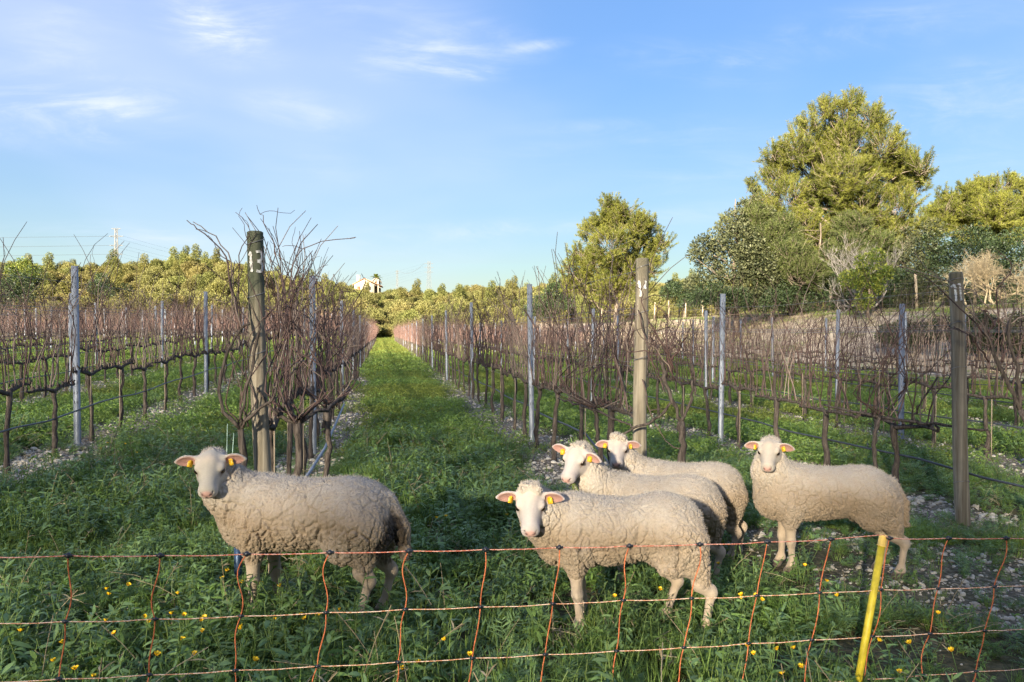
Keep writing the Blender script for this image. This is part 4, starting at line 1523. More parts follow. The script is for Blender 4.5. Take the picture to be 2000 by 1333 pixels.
spec += vase(rg, h3, 12, 0.26, (0.32, 0.45, 0), 1.45, 0.32, 2.0, 0.006)
custom_vine('twin-stemmed vine with many canes just behind post 13', base, 84, spec)

base = np.array([B0[0], B0[1], float(gz(*B0))])
h4 = np.array([0.26, -0.25, 0.80])
spec = [('trunk', [(0.30, -0.25, -0.1), (0.29, -0.25, 0.3), (0.27, -0.26, 0.6), h4], 0.034, 0.038),
        ('arm', [h4, (0.19, -0.27, 0.95), (0.13, -0.27, 1.15), (0.1, -0.27, 1.3)], 0.024, 0.015),
        ('arm', [h4, (0.33, -0.25, 0.95), (0.34, -0.25, 1.1)], 0.02, 0.012),
        ('arm', [(0.19, -0.27, 0.95), (0.06, -0.2, 0.8), (-0.1, -0.12, 0.72), (-0.22, 0.0, 0.62)], 0.016, 0.011)]
for i in range(9):
    a = rg.uniform(-0.35, 0.15)
    s = np.array([0.12 + 0.1 * rg.random(), -0.26, 1.05 + 0.25 * rg.random()])
    e = s + np.array([a, 0.1 * rg.normal(), rg.uniform(0.25, 0.72)])
    spec.append(('cane', [s, s + (e - s) * 0.35 + rg.normal(size=3) * 0.04, s + (e - s) * 0.7 + rg.normal(size=3) * 0.05, e], 0.008 * rg.uniform(0.6, 1.2), 0.0025))
spec += [('cane', [(-0.03, -0.1, 1.62), (0.02, -0.12, 1.4), (0.08, -0.15, 1.2), (0.16, -0.2, 1.0)], 0.006, 0.004),
         ('cane', [(0.0, -0.1, 1.1), (0.06, -0.12, 0.85), (0.18, -0.2, 0.62), (0.3, -0.25, 0.6)], 0.006, 0.004)]
custom_vine('leaning old vine with pale cut arms beside the post painted 12', base, 85, spec)
h5 = np.array([-0.28, 0.55, 0.80])
spec = [('trunk', [(-0.22, 0.5, -0.1), (-0.24, 0.5, 0.3), (-0.26, 0.52, 0.6), h5], 0.026, 0.03),
        ('arm', [h5, (-0.1, 0.2, 0.74), (0.0, 0.05, 0.7)], 0.018, 0.01),
        ('arm', [h5, (-0.42, 0.9, 0.82), (-0.55, 1.2, 0.84)], 0.02, 0.012)]
spec += vase(rg, h5, 12, 0.4, (-0.25, 0.45, 0), 1.35, 0.5, 1.92, 0.006)
custom_vine('bushy vine whose canes cross in front of the small pine, behind post 12', base, 86, spec)

base = np.array([C0[0], C0[1], float(gz(*C0))])
h6 = np.array([0.22, -0.35, 0.98])
spec = [('trunk', [(0.50, -0.55, -0.08), (0.46, -0.5, 0.2), (0.36, -0.42, 0.62), h6], 0.038, 0.036),
        ('arm', [h6, (0.12, -0.33, 1.22), (0.03, -0.3, 1.45), (-0.02, -0.28, 1.75)], 0.026, 0.012),
        ('arm', [h6, (0.2, -0.35, 1.25), (0.13, -0.35, 1.55), (0.16, -0.35, 1.8)], 0.022, 0.011),
        ('arm', [(0.4, -0.45, 0.5), (0.48, -0.45, 0.75), (0.6, -0.4, 0.95), (0.7, -0.3, 0.92)], 0.022, 0.014),
        ('arm', [(0.43, -0.5, 0.35), (0.5, -0.6, 0.1), (0.52, -0.66, -0.02)], 0.024, 0.02)]
for i in range(12):
    s = np.array([0.0 + 0.15 * rg.random(), -0.3, 1.3 + 0.4 * rg.random()])
    e = s + np.array([rg.uniform(-0.75, 0.5), 0.15 * rg.normal(), rg.uniform(0.1, 0.6)])
    spec.append(('cane', [s, s + (e - s) * 0.35 + (0, 0, 0.06), s + (e - s) * 0.7 + rg.normal(size=3) * 0.05, e], 0.008 * rg.uniform(0.6, 1.2), 0.0025))
spec += [('cane', [(0.0, -0.25, 1.3), (-0.06, -0.25, 1.6), (-0.15, -0.25, 1.9), (-0.5, -0.25, 2.05), (-0.75, -0.25, 2.12)], 0.008, 0.003),
         ('cane', [(0.1, -0.3, 1.62), (0.3, -0.3, 1.72), (0.55, -0.3, 1.95), (0.9, -0.3, 2.15)], 0.007, 0.003)]
custom_vine('thick old vine leaning towards the post painted 11', base, 87, spec)
h7 = np.array([-0.33, 0.7, 0.80])
spec = [('trunk', [(-0.36, 0.6, -0.1), (-0.4, 0.62, 0.3), (-0.42, 0.65, 0.6), h7], 0.028, 0.026),
        ('arm', [h7, (-0.18, 0.35, 0.8), (0.0, 0.05, 0.79), (0.1, -0.15, 0.8)], 0.02, 0.012),
        ('arm', [h7, (-0.5, 1.0, 0.84), (-0.6, 1.3, 0.86)], 0.02, 0.014),
        ('arm', [(-0.2, 0.4, 0.8), (-0.2, 0.3, 0.95), (-0.1, 0.2, 1.2)], 0.018, 0.01)]
spec += vase(rg, h7, 10, 0.35, (-0.3, 0.4, 0), 1.4, 0.6, 2.05, 0.006)
custom_vine('low-armed vine just behind the post painted 11', base, 88, spec)


# ------------------------------------------------------------------ wooden end posts with painted numbers
def wooden_post(xy, h, r0, r1, lean, label, mat, strokes, toppos, pw, seed):
    rg = np.random.default_rng(seed)
    z = float(gz(*xy))
    t = thing('wooden_post', label, 'post', (xy[0], xy[1], z))
    zs = np.concatenate([[-0.3], np.linspace(0, h - 0.02, 14), [h - 0.006, h]])
    rr = r0 + (r1 - r0) * np.clip(zs / h, 0, 1)
    rr[-1] *= 0.8
    rr[:-2] *= 1 + 0.012 * rg.normal(size=len(zs) - 2)
    cen = lambda q: np.stack([lean[0] * q / h + 0.006 * np.sin(q * 3.1 + seed), lean[1] * q / h + 0 * q, q], -1)
    MB().tube(cen(zs), rr, 20).build('shaft', mat, t)
    for wz in (0.35, h * 0.62, h - 0.42, h - 0.07):
        a = np.linspace(0, 2 * np.pi, 22)
        rw = r0 + (r1 - r0) * wz / h + 0.004
        P = cen(np.full(22, wz)) + np.stack([np.cos(a) * rw, np.sin(a) * rw, 0.02 * np.sin(a + seed)], 1)
        MB().tube(P, 0.0022, 4, False).build('wire_wrap', M['wire'], t)
    # brush strokes lie on the round face turned to the track
    mb = MB()
    fx, fy = xy[0], xy[1]
    face = math.atan2(-fy, -fx)
    for st in strokes:
        st = np.asarray(st, float)
        seg = np.linalg.norm(np.diff(st, axis=0), axis=1)
        s = np.concatenate([[0], np.cumsum(seg)])
        q = np.linspace(0, s[-1], max(6, int(s[-1] / 0.006)))
        P2 = np.stack([np.interp(q, s, st[:, 0]), np.interp(q, s, st[:, 1])], 1)
        T2 = np.gradient(P2, axis=0)
        T2 /= np.linalg.norm(T2, axis=1, keepdims=True) + 1e-9
        N2 = np.stack([-T2[:, 1], T2[:, 0]], 1)
        wj = pw / 2 * (1 + 0.16 * rg.normal(size=len(q)))
        rowsv = []
        for k in (-1, -0.33, 0.33, 1):
            p = P2 + N2 * (wj * k)[:, None]
            zz = toppos - p[:, 1]
            rad = r0 + (r1 - r0) * zz / h + 0.0035
            an = face + p[:, 0] / rad
            rowsv.append(cen(zz) + np.stack([np.cos(an) * rad, np.sin(an) * rad, 0 * an], 1))
        V = np.stack(rowsv, 1).reshape(-1, 3)
        n = len(q)
        Fq = [[i * 4 + k, i * 4 + k + 1, i * 4 + 5 + k, i * 4 + 4 + k] for i in range(n - 1) for k in range(3)]
        mb.add(V, Fq)
    mb.build('painted_number', M['paint'], t)
    return t


wooden_post(A0, 2.11, 0.055, 0.052, (-0.065, 0), 'mossy round wooden post painted with a white 13', M['post_mossy'],
            [[(-0.047, 0.035), (-0.033, 0.012), (-0.030, 0.09), (-0.026, 0.142)], [(0.003, 0.012), (0.025, 0.005), (0.042, 0.014), (0.046, 0.04), (0.036, 0.064), (0.010, 0.070)],
             [(0.010, 0.072), (0.036, 0.078), (0.048, 0.1), (0.043, 0.128), (0.025, 0.140), (0.003, 0.134)]], 1.98, 0.018, 1)
wooden_post(B0, 2.02, 0.055, 0.049, (0.01, 0), 'plain weathered wooden post painted with a faded white 12', M['post_plain'],
            [[(-0.033, 0.035), (-0.022, 0.01), (-0.017, 0.06), (-0.010, 0.085), (-0.012, 0.13)], [(0.018, 0.012), (0.030, 0.020), (0.026, 0.045), (0.008, 0.066), (0.022, 0.062), (0.036, 0.066)]], 1.855, 0.015, 2)
wooden_post(C0, 2.07, 0.057, 0.052, (-0.075, 0), 'stout grey wooden post painted with white 11, at the end of its row', M['post_plain'],
            [[(-0.042, 0.038), (-0.012, 0.012), (-0.006, 0.07), (-0.004, 0.15)], [(0.010, 0.02), (0.026, 0.010), (0.030, 0.07), (0.032, 0.145)]], 1.98, 0.017, 3)

# ------------------------------------------------------------------ galvanised stakes
st = MB()
wv, dv, th = 0.031, 0.024, 0.004
prof = np.array([(-wv, -dv), (wv, -dv), (wv, dv), (wv - 0.014, dv), (wv - 0.014, dv - th), (wv - th, dv - th), (wv - th, -dv + th), (-wv + th, -dv + th), (-wv + th, dv - th), (-wv + 0.014, dv - th), (-wv + 0.014, dv), (-wv, dv)])
n = len(prof)
for z0, z1 in ((-0.3, 2.06),):
    V = np.concatenate([np.c_[prof, np.full(n, z0)], np.c_[prof, np.full(n, z1)]])
    st.add(V, [[i, (i + 1) % n, n + (i + 1) % n, n + i] for i in range(n)])
    for a, b2, c, d in ((0, 1, 6, 7), (1, 2, 5, 6), (2, 3, 4, 5), (0, 7, 8, 11), (8, 9, 10, 11)):
        st.Q.append(np.array([[n + a, n + b2, n + c, n + d]]))
STAKE = st.mesh('stake_profile', M['galv'], False)
hb = MB()
for i in range(14):
    z = 0.5 + i * 0.11
    for s in (-1, 1):
        hb.box((s * 0.018, -dv - 0.0005, z), (0.006, 0.003, 0.028))
SLOTS = hb.mesh('stake_slots', M['hole'], False)
stk = []
for k, u in ROWS:
    if k == 0:
        ys = [8.75 + 6.3 * i for i in range(17)]
    elif k == 1:
        ys = [9.74 + 6.33 * i for i in range(17)]
    elif k == 2:
        ys = [10.4 + 6.35 * i for i in range(16)]
    elif k == -1:
        ys = [8.73 + 6.4 * i for i in range(17)]
    elif k == -2:
        ys = [8.9 + 6.3 * i for i in range(17)]
    elif k == 3:
        ys = [8.6, 10.75] + [17.2 + 6.4 * i for i in range(15)]
    else:
        ys = [10.0 + (k * 1.7) % 6.3 + 6.3 * i for i in range(16)]
    for y in ys:
        if y > ROW_END - 1:
            continue
        x = u - SLOPE * y
        px = 1000 + F * x / y
        if -30 < px < 2030:
            stk.append((y, x, k, px))
stk.sort()
SPEC = {(-1, 0): 'nearest grey steel stake standing in the first row west of post 13', (-1, 1): 'second grey steel stake in the first row west of post 13',
        (0, 0): 'grey steel stake rising just behind the bushy vine of post 13', (1, 0): 'nearest grey steel stake in the row behind post 12', (1, 1): 'second grey steel stake in the row behind post 12',
        (1, 2): 'third grey steel stake in the row behind post 12', (2, 0): 'nearest grey steel stake in the row behind post 11, between posts 12 and 11', (3, 1): 'grey steel stake just west of post 11, in the row beyond it',
        (3, 0): 'grey steel stake just east of the post painted 11', (-2, 0): 'nearest grey steel stake in the second row west of post 13'}
cnt = {}
for y, x, k, px in stk[:150]:
    c = cnt.get(k, 0)
    cnt[k] = c + 1
    lb = SPEC.get((k, c))
    rn = ROWNAME.get(k, 'the rows farther west')
    if not lb and k in ROWNAME and c < 8:
        lb = '%s grey steel stake in %s' % (ORD[c], rn)
    gr = None if lb else 'steel stakes along ' + rn
    lb = lb or 'grey steel stake farther along ' + rn
    t = thing('steel_stake', lb, 'stake', (x, y, float(gz(x, y))), ROW_YAW - math.pi / 2 + 0.05 * math.sin(y * 7), gr)
    t.rotation_euler[0] = 0.012 * math.sin(y * 3)
    t.rotation_euler[1] = 0.015 * math.sin(y * 5)
    t.scale = (1, 1, 1 + 0.03 * math.sin(y * 11))
    put('channel', STAKE, t)
    if y < 13:
        put('slot', SLOTS, t)

# ------------------------------------------------------------------ trellis wires and drip hoses
for k, u in ROWS:
    if k < -9:
        continue
    y0 = {0: 4.9, 1: 5.66, 2: 6.05}.get(k, 3.0 if k < 0 else 8.6 if k == 3 else 9.0)
    ys = np.arange(y0, ROW_END - 1, 1.5)
    xs = u - SLOPE * ys
    zs = gz(xs, ys)
    mb = MB()
    for h in (CORDON, 1.18, 1.22, 1.6, 1.64, 1.93):
        off = 0.03 if h in (1.18, 1.6) else -0.03 if h in (1.22, 1.64) else 0
        zz = zs + h - 0.015 * np.sin((ys - y0) / 6.3 * np.pi) ** 2
        mb.tube(np.stack([xs + off, ys, zz], 1), 0.0016, 4, False)
    rn = ROWNAME.get(k, 'a far western row')
    g = None if k in ROWNAME else 'trellis wires of the far western rows'
    tag(mb.build('trellis_wire', M['wire']), 'thin trellis wires strung along ' + rn, 'wire', g)
    y1 = {0: 5.0, 1: 5.2, 2: 5.2}.get(k, y0)
    ys = np.arange(y1, ROW_END - 1, 0.7)
    xs = u - SLOPE * ys
    hh = 0.45 - 0.03 * np.sin(ys * 1.1 + k) ** 2
    if k == 1:
        hh = hh - 0.30 * smooth(7.4, 5.6, ys)
    if k == 2:
        hh = hh - 0.02 * smooth(7.0, 5.5, ys)
    zz = gz(xs, ys) + hh
    if k == 2:
        xs = xs + 0.12 * smooth(5.9, 5.2, ys)
    g = None if k in ROWNAME else 'drip hoses of the far western rows'
    if k == 0:
        continue
    o = MB().tube(np.stack([xs + 0.035, ys, zz], 1), 0.010, 6).build('drip_hose', M['hose'])
    tag(o, 'black drip irrigation hose hung low along ' + rn, 'hose', g)
    if k in (-1, 2):
        for q in (3, 7, 11):
            if q < len(ys):
                MB().tube([(xs[q] + 0.035, ys[q], zz[q] + 0.01), (xs[q] + 0.03, ys[q], zz[q] + 0.05)], 0.006, 5).build('drip_clip', M['hose'], o)
o = MB().tube([(A0[0] + 0.1, A0[1] + 0.15, 0.28), (A0[0] + 0.14, A0[1] + 0.6, 0.42), (A0[0] + 0.02, A0[1] + 1.5, 0.45), (A0[0] - 0.7, A0[1] + 5.4, 0.45)], 0.012, 6).build('drip_hose', M['galv'])
tag(o, 'pale grey hose slanting up behind the post painted 13', 'hose')
M['twine'] = plain('pale_green_twine', (0.30, 0.42, 0.33), 0.6, 0.3)
z = float(gz(*A0))
o = MB().tube([(A0[0] - 0.17, A0[1] - 0.2, z + 0.86), (A0[0] - 0.175, A0[1] - 0.22, z + 0.4), (A0[0] - 0.18, A0[1] - 0.24, z)], 0.003, 4).build('twine', M['twine'])
tag(o, 'pale green twine hanging from the vine head west of post 13', 'twine')
o = MB().tube([(A0[0] - 0.13, A0[1] - 0.2, z + 0.8), (A0[0] - 0.15, A0[1] - 0.22, z + 0.4), (A0[0] - 0.165, A0[1] - 0.24, z)], 0.003, 4).build('twine', M['twine'])
tag(o, 'second pale green twine, nearer to the post painted 13', 'twine')
# ------------------------------------------------------------------ sheep
def surface_nets(Fd, org, h):
    """quads on the zero level of the grid Fd"""
    s = Fd < 0
    nx_, ny_, nz_ = Fd.shape
    c = np.zeros((nx_ - 1, ny_ - 1, nz_ - 1), np.int8)
    for a in (0, 1):
        for b in (0, 1):
            for d in (0, 1):
                c += s[a:nx_ - 1 + a, b:ny_ - 1 + b, d:nz_ - 1 + d]
    act = (c > 0) & (c < 8)
    idx = np.full(act.shape, -1, np.int64)
    I = np.argwhere(act)
    idx[act] = np.arange(len(I))
    corners = [(a, b, d) for a in (0, 1) for b in (0, 1) for d in (0, 1)]
    val = np.stack([Fd[I[:, 0] + a, I[:, 1] + b, I[:, 2] + d] for a, b, d in corners], 1)
    acc = np.zeros((len(I), 3))
    cnt_ = np.zeros(len(I))
    for i in range(8):
        for j in range(i + 1, 8):
            ca, cb = np.array(corners[i]), np.array(corners[j])
            if np.abs(ca - cb).sum() != 1:
                continue
            va, vb = val[:, i], val[:, j]
            m = (va < 0) != (vb < 0)
            t = np.where(m, va / np.where(m, va - vb, 1), 0)
            acc += np.where(m[:, None], ca + (cb - ca) * t[:, None], 0)
            cnt_ += m
    V = (I + acc / cnt_[:, None]) * h + org
    Q = []
    for ax in range(3):
        o1, o2 = [(1, 2), (2, 0), (0, 1)][ax]
        sl0 = [slice(None)] * 3
        sl1 = [slice(None)] * 3
        sl0[ax] = slice(0, -1)
        sl1[ax] = slice(1, None)
        a, b = s[tuple(sl0)], s[tuple(sl1)]
        E = np.argwhere(a != b)
        E = E[(E[:, o1] > 0) & (E[:, o2] > 0) & (E[:, o1] < Fd.shape[o1] - 1) & (E[:, o2] < Fd.shape[o2] - 1)]
        fl = a[E[:, 0], E[:, 1], E[:, 2]]
        d1 = np.zeros(3, int)
        d1[o1] = 1
        d2 = np.zeros(3, int)
        d2[o2] = 1
        q = np.stack([idx[tuple((E - d1 - d2).T)], idx[tuple((E - d2).T)], idx[tuple(E.T)], idx[tuple((E - d1).T)]], 1)
        q[~fl] = q[~fl][:, ::-1]
        Q.append(q)
    return V, np.concatenate(Q)


class Sdf:
    def __init__(self, lo, hi, h):
        self.lo, self.h = np.asarray(lo, float), h
        self.ax = [np.arange(lo[i], hi[i], h) for i in range(3)]
        self.shape = tuple(len(a) for a in self.ax)

    def field(self):
        return np.full(self.shape, 0.5, np.float32)

    def block(self, c, r):
        sl = []
        for i in range(3):
            a = max(int((c[i] - r[i] - self.lo[i]) / self.h), 0)
            b = min(int((c[i] + r[i] - self.lo[i]) / self.h) + 2, self.shape[i])
            sl.append(slice(a, max(b, a + 1)))
        g = np.meshgrid(*[self.ax[i][sl[i]] for i in range(3)], indexing='ij')
        return tuple(sl), np.stack(g, -1)

    def op(self, Fd, sl, d, k, cut=False):
        a = Fd[sl]
        if cut:
            d = -d
            hh = np.clip(0.5 - 0.5 * (d - a) / k, 0, 1)
            Fd[sl] = d * (1 - hh) + a * hh + k * hh * (1 - hh)
        else:
            hh = np.clip(0.5 + 0.5 * (a - d) / k, 0, 1)
            Fd[sl] = a * (1 - hh) + d * hh - k * hh * (1 - hh)

    def cone(self, Fd, a, b, ra, rb, k=0.03, cut=False):
        a, b = np.asarray(a, float), np.asarray(b, float)
        m = max(ra, rb) + k + 0.02
        c = (a + b) / 2
        sl, P = self.block(c, np.abs(b - a) / 2 + m)
        ba = b - a
        t = np.clip(((P - a) @ ba) / (ba @ ba + 1e-9), 0, 1)
        d = np.linalg.norm(P - a - t[..., None] * ba, axis=-1) - (ra + (rb - ra) * t)
        self.op(Fd, sl, d, k, cut)

    def ell(self, Fd, c, r, Rm=None, k=0.03, cut=False):
        c, r = np.asarray(c, float), np.asarray(r, float)
        m = max(r) + k + 0.02
        sl, P = self.block(c, np.full(3, m))
        q = P - c
        if Rm is not None:
            q = q @ np.asarray(Rm).T          # rows of Rm are the axes
        k0 = np.linalg.norm(q / r, axis=-1)
        k1 = np.linalg.norm(q / r ** 2, axis=-1)
        d = k0 * (k0 - 1) / np.maximum(k1, 1e-6)
        d = np.where(k0 < 1e-4, -min(r), d)
        self.op(Fd, sl, d, k, cut)


def sample(Fd, sd, V):
    q = (V - sd.lo) / sd.h
    i = np.clip(np.floor(q).astype(int), 0, np.array(sd.shape) - 2)
    f = q - i
    r = 0
    for a in (0, 1):
        for b in (0, 1):
            for c in (0, 1):
                w = (f[:, 0] if a else 1 - f[:, 0]) * (f[:, 1] if b else 1 - f[:, 1]) * (f[:, 2] if c else 1 - f[:, 2])
                r = r + w * Fd[i[:, 0] + a, i[:, 1] + b, i[:, 2] + c]
    return r


def wool_shader(t):
    at = t.attr('Col')
    o = t.objco()
    n1 = t.noise(o, 14, 4, 0.6)
    n2_ = t.noise(o, 130, 3, 0.7)
    w = t.attr('wool').outputs['Fac']
    c = t.mix(t.math('MULTIPLY', t.ramp(n1, 0.35, 0.7), t.math('MULTIPLY', w, 0.4)), at.outputs['Color'], (0.36, 0.27, 0.18))
    c = t.mix(t.math('MULTIPLY', w, 0.6), c, t.mix(n2_, (0.62, 0.58, 0.52), (1.25, 1.23, 1.2)), 'MULTIPLY')
    c = t.mix(t.math('MULTIPLY', t.math('SUBTRACT', 1.0, w), 0.5), c, t.mix(t.noise(t.mapping(o, (90, 90, 210)), 1.0, 4, 0.7), (0.70, 0.67, 0.64), (1.2, 1.2, 1.2)), 'MULTIPLY')
    vo = t.voronoi(t.mapping(o, (85, 85, 62)), 1.0)
    hgt = t.math('ADD', t.math('MULTIPLY', t.math('SUBTRACT', 1.0, vo.outputs['Distance']), 0.8), t.math('MULTIPLY', n2_, 0.5))
    b = t.new('ShaderNodeBump')
    b.inputs['Distance'].default_value = 0.006
    t.l.new(hgt, b.inputs['Height'])
    t.l.new(t.math('MULTIPLY_ADD', w, 0.55), b.inputs['Strength'])
    b.inputs['Strength'].links[0].from_node.inputs[2].default_value = 0.12
    return t.bsdf(c, 0.9, 0.12, 0, b.outputs[0], Sheen_Weight=0.12)


M['wool'] = material('sheep_wool_and_hair', wool_shader)
M['fibre'] = material('wool_fibre', lambda t: t.bsdf(t.attr('Col').outputs['Color'], 0.9, 0.1))
WOOL_T = np.array([0.475, 0.432, 0.38])
WOOL_D = np.array([0.27, 0.213, 0.153])
HAIR = np.array([0.44, 0.402, 0.368])
PINK = np.array([0.60, 0.34, 0.29])


def make_sheep(label, loc, a, s, head_t, hyaw, pitch, seed, roll=0.0, legs=None, topknot=0.0, stain=0.0, hs=1.0, tail=True, neck_r=1.0, open_mouth=0.0, dock=0.0, hump=0.0):
    rg = np.random.default_rng(seed)
    z0 = float(gz(loc[0], loc[1]))
    hv = np.array([-math.cos(a), math.sin(a)])
    yaw = math.atan2(hv[1], hv[0])
    root_loc = np.array([loc[0], loc[1], z0])
    cy_, sy_ = math.cos(yaw), math.sin(yaw)
    Rl = np.array([[cy_, -sy_, 0], [sy_, cy_, 0], [0, 0, 1]])

    def to_l(p):
        return Rl.T @ (np.asarray(p) - root_loc) / s
    hp = to_l(head_t)
    to_cam = np.array([0, 0, CAM_H]) - head_t
    hd = math.atan2(to_cam[1], to_cam[0]) + hyaw
    fw = np.array([math.cos(hd) * math.cos(pitch), math.sin(hd) * math.cos(pitch), -math.sin(pitch)])
    lw = np.array([-math.sin(hd), math.cos(hd), 0.0])
    uw = np.cross(fw, lw)
    uw, lw = uw * math.cos(roll) + lw * math.sin(roll), lw * math.cos(roll) - uw * math.sin(roll)
    f, l, u = Rl.T @ fw, Rl.T @ lw, Rl.T @ uw
    hs = hs / 1.0
    O = hp - f * 0.07 * hs

    def H(x, y, z):
        return O + (f * x * 0.86 + l * y * 1.07 + u * z) * hs
    Rh = np.stack([f, l, u])
    lo = np.minimum([-0.62, -0.30, -0.03], np.minimum(O - 0.26, O + f * 0.3 - 0.1))
    hi = np.maximum([0.5, 0.30, 0.80], np.maximum(O + 0.26, O + f * 0.3 + 0.1))
    sd = Sdf(lo, hi, 0.0044)
    Wf, Bf = sd.field(), sd.field()
    # --- woolly body
    sd.ell(Wf, (0.20, 0, 0.540), (0.205, 0.168, 0.185), k=0.08)
    sd.ell(Wf, (0.00, 0, 0.548), (0.26, 0.178, 0.165), k=0.08)
    sd.ell(Wf, (-0.24, 0, 0.556 + hump), (0.215, 0.168, 0.172), k=0.08)
    sd.ell(Wf, (0.06, 0, 0.50), (0.27, 0.150, 0.135), k=0.08)
    sd.ell(Wf, (0.33, 0, 0.50), (0.11, 0.115, 0.145), k=0.08)
    nb = np.array([0.27, 0, 0.575])
    nt = H(-0.015, 0, -0.02)
    nm = nb * 0.5 + nt * 0.5 + np.array([0.035, 0, -0.03])
    sd.cone(Wf, nb, nm, 0.150 * neck_r, 0.118 * neck_r, k=0.07)
    sd.cone(Wf, nm, nt, 0.118 * neck_r, 0.084 * neck_r * hs, k=0.05)
    sd.cone(Wf, (0.33, 0, 0.48), nm + (0, 0, -0.04), 0.11 * neck_r, 0.09 * neck_r, k=0.07)
    lg = dict(fl=(0.0, 0.0), fr=(0.0, 0.0), hl=(0.0, 0.0), hr=(0.0, 0.0))
    lg.update(legs or {})
    for nm_, sgn in (('fl', 1), ('fr', -1)):
        dx, dz = lg[nm_]
        sd.cone(Wf, (0.23, sgn * 0.100, 0.46), (0.235 + dx * 0.3, sgn * 0.092, 0.345), 0.090, 0.054, k=0.05)
        kn = np.array([0.235 + dx * 0.55, sgn * 0.088, 0.215 + dz * 0.3])
        fe = np.array([0.228 + dx, sgn * 0.085, 0.062 + dz])
        sd.cone(Bf, (0.235 + dx * 0.25, sgn * 0.093, 0.33), kn, 0.038, 0.028, k=0.02)
        sd.ell(Bf, kn, (0.027, 0.026, 0.036), k=0.02)
        sd.cone(Bf, kn, fe, 0.0235, 0.0205, k=0.02)
        sd.ell(Bf, fe + (0.004, 0, 0), (0.028, 0.026, 0.030), k=0.02)
        sd.cone(Bf, fe, fe + (0.03, 0, -0.045), 0.025, 0.030, k=0.015)
    for nm_, sgn in (('hl', 1), ('hr', -1)):
        dx, dz = lg[nm_]
        sd.cone(Wf, (-0.30, sgn * 0.095, 0.51), (-0.25 + dx * 0.25, sgn * 0.102, 0.40), 0.145, 0.090, k=0.06)
        st_ = np.array([-0.27 + dx * 0.35, sgn * 0.105, 0.36])
        hk = np.array([-0.415 + dx * 0.8, sgn * 0.09, 0.235 + dz * 0.4])
        sd.cone(Wf, (-0.36, sgn * 0.085, 0.47), st_ * 0.25 + hk * 0.75 + (0.0, 0, 0.025), 0.118, 0.043, k=0.05)
        fe = np.array([-0.375 + dx, sgn * 0.088, 0.062 + dz])
        sd.cone(Bf, st_ * 0.35 + hk * 0.65, hk, 0.040, 0.028, k=0.02)
        sd.ell(Bf, hk + (-0.006, 0, 0.008), (0.026, 0.022, 0.038), k=0.02)
        sd.cone(Bf, hk, fe, 0.0225, 0.020, k=0.02)
        sd.ell(Bf, fe, (0.028, 0.026, 0.030), k=0.02)
        sd.cone(Bf, fe, fe + (0.03, 0, -0.045), 0.025, 0.030, k=0.015)
    if tail:
        sd.cone(Wf, (-0.425, 0, 0.61), (-0.495, 0.01, 0.48), 0.05, 0.045, k=0.025)
        sd.cone(Wf, (-0.495, 0.01, 0.48), (-0.520, 0.012, 0.35), 0.045, 0.030, k=0.02)
    # --- head
    sd.ell(Bf, H(0.045, 0, 0.005), np.array([0.088, 0.070, 0.076]) * hs, Rh, k=0.03)
    sd.cone(Bf, H(0.08, 0, -0.005), H(0.205, 0, -0.008), 0.062 * hs, 0.045 * hs, k=0.03)
    sd.ell(Bf, H(0.225, 0, -0.010), np.array([0.036, 0.047, 0.040]) * hs, Rh, k=0.02)
    sd.cone(Bf, H(0.06, 0, 0.042), H(0.215, 0, 0.014), 0.036 * hs, 0.024 * hs, k=0.025)
    sd.cone(Bf, H(0.04, 0, -0.055), H(0.200, 0, -0.038), 0.052 * hs, 0.028 * hs, k=0.03)
    for sg in (-1, 1):
        sd.ell(Bf, H(0.060, sg * 0.040, -0.040), np.array([0.062, 0.030, 0.045]) * hs, Rh, k=0.03)
        sd.ell(Bf, H(0.082, sg * 0.056, 0.040), np.array([0.026, 0.017, 0.014]) * hs, Rh, k=0.02)
        sd.ell(Bf, H(0.225, sg * 0.022, -0.022), np.array([0.026, 0.022, 0.022]) * hs, Rh, k=0.012)
    # ears: leaf-shaped cups standing out sideways
    ears = []
    for sg in (-1, 1):
        e = unit(l * sg * 0.95 + u * 0.02 + f * 0.02 + np.array([0, 0, -0.10 + 0.07 * rg.normal()]))
        nrm = unit(f * 0.80 + u * 0.34 - l * sg * 0.1)
        nrm = unit(nrm - e * (nrm @ e))
        wd = np.cross(nrm, e)
        Re = np.stack([e, wd, nrm])
        b0 = H(0.018, sg * 0.055, 0.036)
        sd.cone(Bf, b0, b0 + e * 0.035 * hs, 0.022 * hs, 0.020 * hs, k=0.02)
        c_ = b0 + e * 0.064 * hs
        sd.ell(Bf, c_, np.array([0.052, 0.034, 0.013]) * hs, Re, k=0.012)
        sd.cone(Bf, c_ + e * 0.012 * hs, c_ + e * 0.060 * hs, 0.020 * hs, 0.005 * hs, k=0.02)
        ears.append((e, nrm, wd, b0, c_, Re, sg))
    Wt = sd.field()
    if topknot > 0:
        for i in range(9):
            q = H(0.012 - 0.035 * rg.random(), rg.uniform(-0.045, 0.045), 0.066 + 0.012 * rg.random())
            sd.ell(Wt, q, np.full(3, 0.020 + 0.009 * rg.random()) * topknot, k=0.008)
    Wall = np.minimum(Wf, Wt)
    k = 0.018
    hh = np.clip(0.5 + 0.5 * (Bf - Wall) / k, 0, 1)
    Fd = Bf * (1 - hh) + Wall * hh - k * hh * (1 - hh)
    for e, nrm, wd, b0, c_, Re, sg in ears:
        sd.ell(Fd, c_ + nrm * 0.014 * hs + e * 0.004, np.array([0.050, 0.025, 0.013]) * hs, Re, k=0.004, cut=True)
    eyes = []
